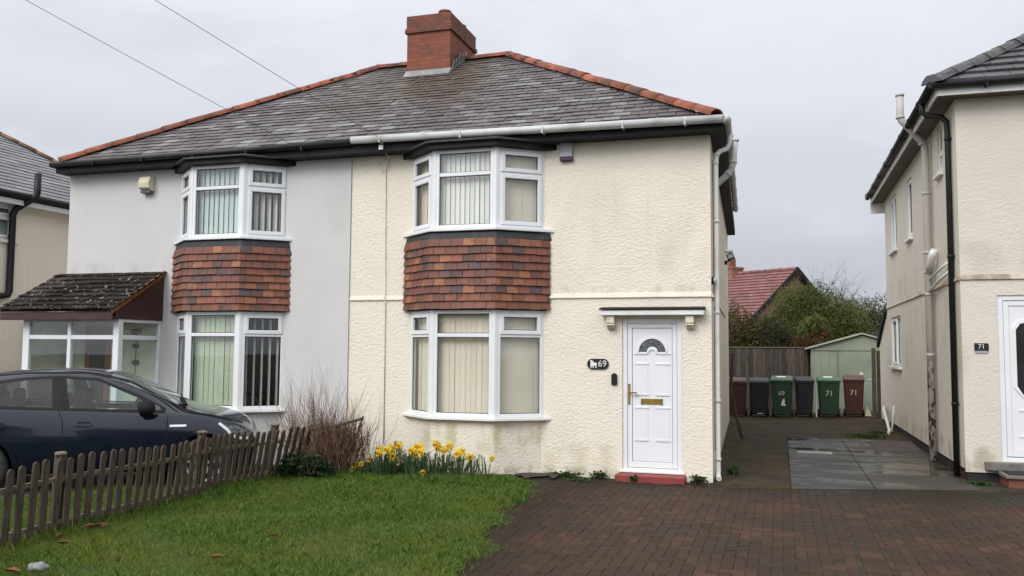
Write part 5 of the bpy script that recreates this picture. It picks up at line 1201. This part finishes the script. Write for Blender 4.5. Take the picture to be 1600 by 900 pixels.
# ------------------------------------------------------------------ plants
def leaf_cloud(name, blobs, n, size, mat, parent, aspect=2.2, droop=0., shell=.5, flat=0.):
    vs = []; tot = sum(b[3]*b[4]*b[5] for b in blobs)
    for (cx, cy, cz, rx, ry, rz_) in blobs:
        m = int(n*rx*ry*rz_/tot)
        d = RNG.normal(size=(m, 3)); d /= np.linalg.norm(d, axis=1)[:, None]
        rad = (shell+(1-shell)*RNG.random(m))*(1+.16*np.sin(d[:, 0]*7+cx*5)*np.sin(d[:, 2]*6+cy*3)+.10*np.sin(d[:, 0]*17+d[:, 2]*13))
        c = np.array([cx, cy, cz])+d*rad[:, None]*np.array([rx, ry, rz_])
        a = RNG.normal(size=(m, 3)); a[:, 2] -= droop; a = a*(1-flat)+d*flat; a /= np.linalg.norm(a, axis=1)[:, None]
        b = np.cross(a, RNG.normal(size=(m, 3))); b /= np.linalg.norm(b, axis=1)[:, None]+1e-9
        s_ = size*RNG.uniform(.6, 1.4, m)[:, None]
        vs.append(np.stack([c-a*s_*.5, c+b*s_*.5/aspect, c+a*s_*.6, c-b*s_*.5/aspect], 1).reshape(-1, 3))
    v = np.concatenate(vs)
    return np_mesh(name, v, np.arange(len(v)).reshape(-1, 4), mat, parent)
def twig(bm, p, d, ln, r, depth, bend=.25, kids=3, n=4, side=.8):
    p = Vector(p); d = Vector(d).normalized(); pts = [p]; rs = [r]; seg = 5
    for k in range(seg):
        d = (d+Vector((random.uniform(-bend, bend), random.uniform(-bend, bend), random.uniform(-bend*.5, bend*.7)))*.45).normalized(); p = p+d*ln/seg; pts.append(p); rs.append(r*(1-.72*(k+1)/seg))
    tube(bm, pts, rs, n, caps=False)
    if depth:
        for k in range(kids):
            i = random.randint(1, seg); q = pts[i]; dd = (d+Vector((random.uniform(-side, side), random.uniform(-side, side), random.uniform(-.1, side)))).normalized()
            twig(bm, q, dd, ln*random.uniform(.35, .62), max(rs[i]*.6, .002), depth-1, bend, kids, n, side)
def tree(name, label, loc, trunk_h, blobs, nleaf, size, leafm, twigs=14, twig_len=1., tw_mat='bark', trunk_r=.09, **kw):
    t = thing(name, label, 'tree', loc, None); x, y, z = loc
    bm = BM(); tube(bm, [(x, y, -.1), (x+.03, y, trunk_h*.5), (x, y+.03, trunk_h)], [trunk_r, trunk_r*.8, trunk_r*.5], 8)
    for (cx, cy, cz, rx, ry, rz_) in blobs: tube(bm, [(x, y, trunk_h*.45), ((x+cx)/2, (y+cy)/2, (trunk_h*.5+cz)/2), (cx, cy, cz)], [trunk_r*.55, trunk_r*.4, trunk_r*.2], 6)
    obj('trunk', bm, 'bark', t)
    leaf_cloud('crown', blobs, nleaf, size, leafm, t, **kw)
    if twigs:
        bm = BM()
        for k in range(twigs):
            b = random.choice(blobs); d = Vector((random.uniform(-1, 1), random.uniform(-.4, .4), random.uniform(.3, 1.1)))
            c = Vector(b[:3])+Vector((d.x*b[3]*.5, d.y*b[4]*.5, d.z*b[5]*.5)); twig(bm, c, d, twig_len, .012, 2, .3, 3, 3)
        obj('branch', bm, tw_mat, t)
    return t
tree('conifer', 'dense brown-green conifer behind the fence, nearest the cream house', (-.8, 18.6, 0), 2.6, [(-1.5, 18.6, 2.3, .8, .7, 1.35), (-.75, 18.5, 2.15, .75, .7, 1.35), (-.1, 18.7, 1.95, .65, .7, 1.15), (-.9, 18.4, 1.2, 1.4, .6, 1.0)], 26000, .10, 'leaf_conifer', 10, .5, shell=.55, aspect=3.5)
tree('conifer', 'lower dark green conifer behind the fence, left of the feathery tree', (.55, 18.8, 0), 2.2, [(.35, 18.8, 1.9, .7, .7, 1.15), (.85, 18.6, 1.8, .6, .6, 1.1), (.5, 18.5, 1.1, 1.0, .6, .9)], 15000, .10, 'leaf_dark', 8, .5, shell=.55, aspect=3.5)
tree('feathery_tree', 'tall feathery bright green tree behind the shed roof', (1.9, 20., 0), 3.4, [(1.35, 20., 3.3, .85, .8, .95), (2.1, 20.1, 3.35, .9, .8, .95), (2.8, 20., 2.95, .75, .8, .9), (1.6, 19.8, 2.3, 1.1, .8, .9), (2.5, 19.8, 2.1, .9, .8, .9), (.9, 20.1, 2.5, .7, .7, .8), (3.35, 20.0, 2.75, .6, .7, .9), (3.4, 19.8, 2.0, .7, .7, .8)], 36000, .12, 'leaf_feathery', 60, .95, 'twig_grey', shell=.3, aspect=5, droop=.6)
tree('bare_tree', 'thin dark half-bare tree behind the shed, beside the right house', (3.6, 21., 0), 3.0, [(3.3, 21., 2.7, .7, .7, .9), (4.1, 21., 2.9, .9, .7, 1.), (3.8, 21., 1.9, 1.1, .7, 1.)], 14000, .10, 'leaf_conifer', 45, .9, 'twig_grey', shell=.2, aspect=4)
tree('rusty_shrub', 'shrub with rust brown dead fronds just left of the shed roof', (1.75, 18., 0), 1.8, [(1.55, 18., 1.9, .38, .35, .45), (2.0, 18., 1.95, .4, .35, .5), (2.15, 18.2, 2.35, .35, .3, .3)], 3500, .16, 'leaf_rust', 0, shell=.3, aspect=5, droop=1.)
tree('palm_shrub', 'drooping light green shrub hanging over the shed roof', (1.95, 18.4, 0), 2.3, [(1.95, 18.4, 2.55, .5, .4, .45)], 2600, .2, 'leaf_feathery', 0, shell=.3, aspect=7, droop=1.6)
# bare shrub at the party line
sh = thing('bare_shrub', 'tall bare twiggy shrub with reddish brown stems at the end of the picket fence', 'shrub', (-5.1, -1.0, .05))
bm = BM()
for k in range(190):
    a = random.uniform(-1, 1); x0 = -5.38+random.gauss(0, .24); y0 = -1.0+random.gauss(0, .14)
    ln = random.uniform(.60, 1.14)*(1-.22*abs(a)); twig(bm, (x0, y0, .05), (a*.80-.05, random.uniform(-.25, .25), 1), ln, random.uniform(.005, .009), 1, .16, 5, 3, .45)
obj('stems', bm, 'twig_brown', sh)
bm = BM()
for k in range(620):       # clipped lower part, twiggy block
    x0 = -5.12+random.gauss(0, .19); y0 = -1.02+random.gauss(0, .12); t = random.random()
    d = Vector((random.uniform(-.25, .55), random.uniform(-.3, .3), 1)).normalized(); z0_ = random.uniform(.05, .45); p = Vector((x0, y0, z0_)); L_ = random.uniform(.25, .42)
    if z0_+L_ > .86: L_ = .86-z0_
    tube(bm, [p, p+d*L_*.5+Vector((random.uniform(-.03, .03), 0, 0)), p+d*L_], [.004, .0035, .003], 3, caps=False)
obj('clipped_twigs', bm, 'trimmed_twig', sh)
bm = BM(); tube(bm, [(-5.5, -1.08, .62), (-5.15, -1.05, .68), (-4.75, -.98, .80)], [.022, .024, .02], 6); tube(bm, [(-5.05, -1.02, .1), (-4.88, -1.0, .45), (-4.75, -.98, .83)], [.02, .018, .014], 6); obj('branch', bm, 'bark', sh)
eg = thing('evergreen_shrub', 'low dark evergreen plant at the foot of the bare shrub', 'shrub', (-5.3, -1.55, .08))
leaf_cloud('foliage', [(-5.52, -1.5, .17, .22, .2, .18), (-5.30, -1.40, .15, .24, .18, .20), (-5.62, -1.6, .10, .2, .15, .10), (-5.10, -1.36, .10, .14, .12, .12)], 1500, .065, 'leaf_evergreen', eg, aspect=2, shell=.15)
bm = BM()
for k in range(9): twig(bm, (-5.32+random.uniform(-.1, .1), -1.5, .06), (random.uniform(-.6, .6), random.uniform(-.4, .4), 1), .25, .005, 0)
obj('stem', bm, 'twig_brown', eg)
# weeds along the wall foot
for (lb, bl, n) in (('low green weed at the wall foot nearest the bay', (-2.0, -.13, .035, .22, .07, .05), 320), ('upright weed tuft at the wall foot just left of the red step', (-1.55, -.10, .05, .16, .06, .06), 260), ('flat weed patch spreading on the bricks left of the red step', (-1.75, -.38, .015, .2, .16, .02), 240),
                    ('weed tuft between the red step and the downpipe', (-.18, -.12, .05, .15, .08, .07), 330), ('small weed sprouting on the red door step front', (-1.03, -.27, .05, .06, .03, .06), 110), ('bushy weed on the mossy side path just past the downpipe', (.22, 1.0, .05, .10, .22, .08), 330),
                    ('wide weed patch on the concrete beside the right house wall', (2.6, 7.6, .03, .5, .35, .04), 600), ('farther small weed patch on the concrete near the broken pipe', (2.9, 8.6, .03, .3, .3, .03), 200), ('weeds at the right house corner by the brick step', (3.45, 1.12, .02, .2, .08, .03), 240)):
    w = leaf_cloud('weed_clump', [bl], n, .04, 'leaf_weed', None, aspect=1.8, shell=.1, flat=.2); tag(w, lb, 'weeds')
# daffodils
def bloom_mesh(s, kind):
    bm = BM()
    for k in range(6):
        t = 2*math.pi*k/6+(0.0 if k % 2 else .05); u = Vector((math.cos(t), math.sin(t), 0)); v = Vector((-math.sin(t), math.cos(t), 0)); zb = .004 if k % 2 else 0
        P = [u*.008, u*.022+v*.014, u*.036+v*.012+Vector((0, 0, -.003)), u*.046+Vector((0, 0, -.006)), u*.036-v*.012+Vector((0, 0, -.003)), u*.022-v*.014]
        c = bm.verts.new((u*.026+Vector((0, 0, .004+zb)))*s); vs = [bm.verts.new((p+Vector((0, 0, zb)))*s) for p in P]
        for i in range(6): bm.faces.new((vs[i], vs[(i+1) % 6], c))
    return bm
def cup_mesh(s):
    bm = BM(); n = 12; rg = []
    for r_, z in ((.011, .0), (.013, .018), (.015, .028), (.021, .036)):
        rg.append([bm.verts.new((r_*s*math.cos(2*math.pi*k/n)*(1+(.12 if k % 2 and r_ > .02 else 0)), r_*s*math.sin(2*math.pi*k/n), z*s)) for k in range(n)])
    for a, b in zip(rg, rg[1:]):
        for k in range(n): bm.faces.new((a[k], a[(k+1) % n], b[(k+1) % n], b[k]))
    return bm
def daffodil(x, y, z, label, s=1.2, pale=False, leaves=14, lh=.34):
    gx = x-random.uniform(-.03, .06); gy = y+random.uniform(-.04, .06); gz = float(lawn_z(np.array([gx]), np.array([gy]))[0])-.01
    t = thing('daffodil', label, 'daffodil', (gx, gy, gz), 'daffodils under the bay window')
    bm = BM(); tube(bm, [(gx, gy, gz), (gx+(x-gx)*.4, gy+(y-gy)*.4, gz+(z-gz)*.6), (x, y+.01, z-.01), (x, y, z)], [.005, .0045, .004, .004], 5); obj('stem', bm, 'daffodil_leaf', t)
    bm = BM()
    for k in range(leaves):
        a = random.uniform(0, 2*math.pi); r0 = random.uniform(0, .15); p = Vector((gx+r0*math.cos(a), gy+r0*math.sin(a), gz)); h = lh*random.uniform(.45, 1.15); out = random.uniform(.02, .16); w = .0085
        d = Vector((math.cos(a), math.sin(a), 0)); sd = Vector((math.sin(a+.6), -math.cos(a+.6), 0))*w
        pts = [p, p+d*out*.35+Vector((0, 0, h*.5)), p+d*out*.8+Vector((0, 0, h*.9)), p+d*(out*1.5)+Vector((0, 0, h*random.uniform(.8, 1.05)))]
        ws = [1, 1.05, .8, .15]; prev = None
        for q, ww in zip(pts, ws):
            cur = (bm.verts.new(q-sd*ww), bm.verts.new(q+sd*ww))
            if prev: bm.faces.new((prev[0], prev[1], cur[1], cur[0]))
            prev = cur
    obj('leaves', bm, 'daffodil_leaf', t)
    dirv = Vector((random.uniform(-.7, .9), -1, random.uniform(-.45, .1))).normalized(); rot = Vector((0, 0, 1)).rotation_difference(dirv).to_matrix().to_4x4(); Mt = Matrix.Translation((x, y, z)) @ rot
    bm = bloom_mesh(s, 0); bm.transform(Mt); b = obj('bloom', bm, 'daffodil_petal_pale' if pale else 'daffodil_petal', t)
    bm = cup_mesh(s); bm.transform(Mt); obj('cup', bm, 'daffodil_petal_pale' if pale else 'daffodil_cup', b)
DAFFS = [((-4.85, -1.09, .10), 0), ((-4.82, -1.01, .14), 0), ((-4.73, -1.06, .17), 0), ((-4.62, -1.0, .24), 1), ((-4.47, -.99, .39), 2), ((-4.42, -1.13, .34), 2), ((-4.28, -1.15, .39), 3), ((-4.33, -.94, .34), 3), ((-4.24, -1.09, .30), 3), ((-4.27, -1.09, .42), 3), ((-4.23, -.9, .43), 4), ((-3.97, -1.03, .39), 5), ((-3.93, -.94, .43), 6), ((-3.84, -1.03, .44), 6), ((-3.95, -.99, .33), 6), ((-3.8, -1.11, .38), 6), ((-3.63, -.99, .49), 7), ((-3.62, -.93, .43), 7), ((-3.5, -1.02, .41), 8), ((-3.49, -.84, .45), 9), ((-3.32, -.85, .38), 10), ((-3.33, -.94, .36), 10), ((-3.2, -.84, .31), 11), ((-2.87, -.86, .31), 12), ((-4.18, -1.07, .23), 13), ((-3.76, -1.14, .11), 14)]
DL = ['small low golden daffodil at the left end of the row beside the bare shrub', 'low yellow daffodil alone between the small left ones and the taller ones', 'yellow daffodil of the close pair left of the dense left cluster', 'yellow daffodil in the dense left cluster, left of the grey vent box', 'long-stemmed daffodil leaning left in front of the grey vent box', 'deep orange daffodil at the left of the dense middle cluster', 'yellow daffodil in the dense middle cluster under the bay window', 'tall yellow daffodil of the highest pair under the bay window', 'paler daffodil between the highest pair and the tall single one', 'tall single yellow daffodil right of the highest pair', 'yellow daffodil of the close pair towards the right end', 'nodding yellow daffodil second from the right end', 'lone small daffodil at the far right end against the wall', 'pale cream faded daffodil low in the middle of the leaves', 'small daffodil low among the leaves below the dense middle cluster']
for (p, k) in DAFFS: daffodil(*p, DL[k], s=(1. if k in (0, 14) else 1.15 if k in (12, 1) else 1.5), pale=(k == 13), leaves=(14 if k in (0, 1, 12) else 26), lh=(.2 if k in (0, 1, 14) else .36))
# fallen leaves and a pebble on the lawn
def dead_leaf(x, y, label, s, rz):
    s *= 1.35
    z = float(lawn_z(np.array([x]), np.array([y]))[0])+.035; bm = BM(); outl = [(-.5, 0), (-.3, .16), (0, .24), (.3, .17), (.55, 0), (.3, -.18), (0, -.22), (-.3, -.15)]
    def P(q): return Vector((x, y, z))+Matrix.Rotation(rz, 3, 'Z') @ Vector((q[0]*s, q[1]*s, abs(q[1])*s*.8+.15*s*q[0]*q[0]))
    c = [bm.verts.new(P((u, 0))) for u in (-.3, 0, .3)]; v = [bm.verts.new(P(q)) for q in outl]
    for f in ((v[0], v[1], c[0]), (v[1], v[2], c[1], c[0]), (v[2], v[3], c[2], c[1]), (v[3], v[4], c[2]), (v[4], v[5], c[2]), (v[5], v[6], c[1], c[2]), (v[6], v[7], c[0], c[1]), (v[7], v[0], c[0])): bm.faces.new(f)
    r_ = bmesh.ops.solidify(bm, geom=bm.faces[:], thickness=.002)
    tag(obj('fallen_leaf', bm, 'dead_leaf'), label, 'leaf', 'dead leaves on the lawn')
for q in ((-5.19, -5.87, 'orange dead leaf on the grass by the near fence post', .10, .4), (-5.42, -5.3, 'brown dead leaf pile piece against the picket fence', .13, 1.1), (-5.33, -5.22, 'brown dead leaf pile piece against the picket fence', .12, 2.), (-3.63, -5.84, 'pale curled dead leaf alone on the middle of the lawn', .085, .3), (-3.65, -4.96, 'small brown dead leaf on the lawn below the shrub', .07, .9), (-4.78, -6.80, 'orange dead leaf beside the grey pebble', .11, .1), (-5.45, -5.65, 'tan dead leaf at the foot of the pickets', .1, 1.9)): dead_leaf(*q)
bm = BM(); bmesh.ops.create_icosphere(bm, subdivisions=3, radius=1)
for v in bm.verts: v.co = Vector((v.co.x*.085, v.co.y*.06, v.co.z*.035))*(1+.12*math.sin(v.co.x*5+v.co.y*4))+Vector((-4.5, -6.82, .115))
tag(obj('pebble', bm, 'pebble', smooth=True), 'flat grey stone on the grass at the bottom left', 'stone')

# ------------------------------------------------------------------ overhead cables
def cable(label, P, Q, sag, r):
    P, Q = Vector(P), Vector(Q); bm = BM(); n = 24
    tube(bm, [P.lerp(Q, k/n)-Vector((0, 0, sag*4*(k/n)*(1-k/n))) for k in range(n+1)], r, 5); tag(obj('overhead_cable', bm, 'cable'), label, 'cable', 'telephone cables crossing the sky')
cable('upper left thin cable running down to the grey house eaves', (-6.45, -.33, 5.0), (-16.5, -11.64, 11.47), .10, .0042)
cable('thin cable running down to the white gutter left of the cream bay', (-4.86, -.40, 4.97), (-14.1, -13.45, 11.54), .10, .0042)

# ---- houses over the road, which the windows and the car reflect
for k, (x0, mt) in enumerate(((-22, 'far_brick'), (-7.5, 'cream_roughcast_far'), (7, 'far_brick'))):
    o_ = thing('detached_house', ('brick', 'cream', 'red brick')[k]+' house over the road behind the camera, '+('left', 'middle', 'right')[k]+' of three', 'house', (x0+5, -38, 0))
    bm = BM(); bx(bm, x0, x0+10, -42, -35, -.1, 5); obj('wall', bm, mt, o_)
    bm = BM(); prism(bm, [(-42.3, 4.9), (-34.7, 4.9), (-38.5, 7.6)], lambda p, d: (d, p[0], p[1]), x0-.3, x0+10.3); obj('roof', bm, 'concrete_tile', o_)
    for wx in (1.5, 6.5):
        for wz in (.9, 3.3): bm = BM(); bx(bm, x0+wx, x0+wx+1.9, -35, -34.94, wz, wz+1.2); obj('window', bm, 'car_glass_tint', o_)
bm = BM(); bx(bm, -60, 60, -27, -15, -.05, -.03); tag(obj('road', bm, 'tarmac'), kind='structure')

# ------------------------------------------------------------------ sky, sun, camera
W_ = bpy.data.worlds.new('World'); SC.world = W_; W_.use_nodes = True; nt = W_.node_tree; nt.nodes.clear()
SUN_EL, SUN_AZ = R(39), R(201)       # behind the camera, a little to the left; compass from +Y clockwise
out = nt.nodes.new('ShaderNodeOutputWorld'); bg = nt.nodes.new('ShaderNodeBackground'); lk(nt, bg.outputs[0], out.inputs[0]); bg.inputs[1].default_value = .1
sk = nt.nodes.new('ShaderNodeTexSky'); sk.sky_type = 'NISHITA'; sk.sun_disc = False; sk.sun_elevation = SUN_EL; sk.sun_rotation = SUN_AZ; sk.air_density = 1.; sk.dust_density = 3.; sk.ozone_density = 1.
tc = nt.nodes.new('ShaderNodeTexCoord'); gen = tc.outputs['Generated']; x, y, z = sep(nt, gen)
base = colramp(nt, ramp(nt, z, -.02, 1.), [(0., (4.5, 4.8, 5.35)), (.10, (5.5, 5.75, 6.3)), (.22, (6.9, 7.1, 7.75)), (.36, (7.6, 7.8, 8.45)), (1., (9.5, 9.6, 9.8))])
base.node.color_ramp.interpolation = 'EASE'
n1 = noise(nt, scaled(nt, gen, (1.2, 1.2, 3.2)), 2.4, 6, .55, .4)
cl = mixc(nt, ramp(nt, n1, .40, .64, 0, .55), base, (6.0, 6.2, 6.7))
cl = mixc(nt, ramp(nt, noise(nt, scaled(nt, gen, (1, 1, 2.6)), 5.5, 6, .6, .3),   .48, .70, 0, .22), cl, (8.3, 8.45, 9.0))
sd = Vector((math.sin(SUN_AZ)*math.cos(SUN_EL), math.cos(SUN_AZ)*math.cos(SUN_EL), math.sin(SUN_EL)))
dp = nd(nt, 'ShaderNodeVectorMath', operation='DOT_PRODUCT'); lk(nt, gen, dp.inputs[0]); dp.inputs[1].default_value = sd
glow = ramp(nt, dp.outputs['Value'], -.1, 1., 1., 1.9)
cb = nt.nodes.new('ShaderNodeCombineXYZ'); [lk(nt, glow, cb.inputs[i]) for i in range(3)]
cl = mixc(nt, 1., cl, cb.outputs[0], 'MULTIPLY')
hs = nd(nt, 'ShaderNodeHueSaturation', Saturation=.3); lk(nt, sk.outputs[0], hs.inputs['Color'])
fin = mixc(nt, .9, hs.outputs[0], cl)
lk(nt, fin, bg.inputs[0])
L_ = bpy.data.lights.new('sun', 'SUN'); L_.energy = 1.5; L_.angle = R(30); L_.color = (1., .965, .92)
so = bpy.data.objects.new('sun', L_); COL.objects.link(so); so.rotation_euler = (-sd).to_track_quat('-Z', 'Y').to_euler(); so.location = (0, -20, 30)
cd = bpy.data.cameras.new('camera'); cam = bpy.data.objects.new('camera', cd); COL.objects.link(cam); SC.camera = cam
cd.sensor_width = 36; cd.lens = 36*1355.8/1600; cd.clip_end = 1000; cd.clip_start = .05
yaw, pit, rol = -.3001, .0708, .0075
fw = Vector((math.sin(yaw)*math.cos(pit), math.cos(yaw)*math.cos(pit), math.sin(pit))); rt = Vector((math.cos(yaw), -math.sin(yaw), 0)); upc = rt.cross(fw)
r2 = rt*math.cos(rol)+upc*math.sin(rol); u2 = -rt*math.sin(rol)+upc*math.cos(rol)
cam.matrix_world = Matrix(((r2.x, u2.x, -fw.x, .9005), (r2.y, u2.y, -fw.y, -12.1782), (r2.z, u2.z, -fw.z, 1.7858), (0, 0, 0, 1)))
vs_ = SC.view_settings; vs_.view_transform = 'Standard'; vs_.look = 'None'; vs_.exposure = 0.25; vs_.gamma = 1.; vs_.use_curve_mapping = False
SC.render.resolution_x = 1024; SC.render.resolution_y = 576
SC.cycles.use_denoising = True; SC.cycles.denoising_prefilter = 'NONE'; SC.cycles.denoising_input_passes = 'RGB_ALBEDO_NORMAL'
SC.cycles.max_bounces = 8; SC.cycles.transparent_max_bounces = 12
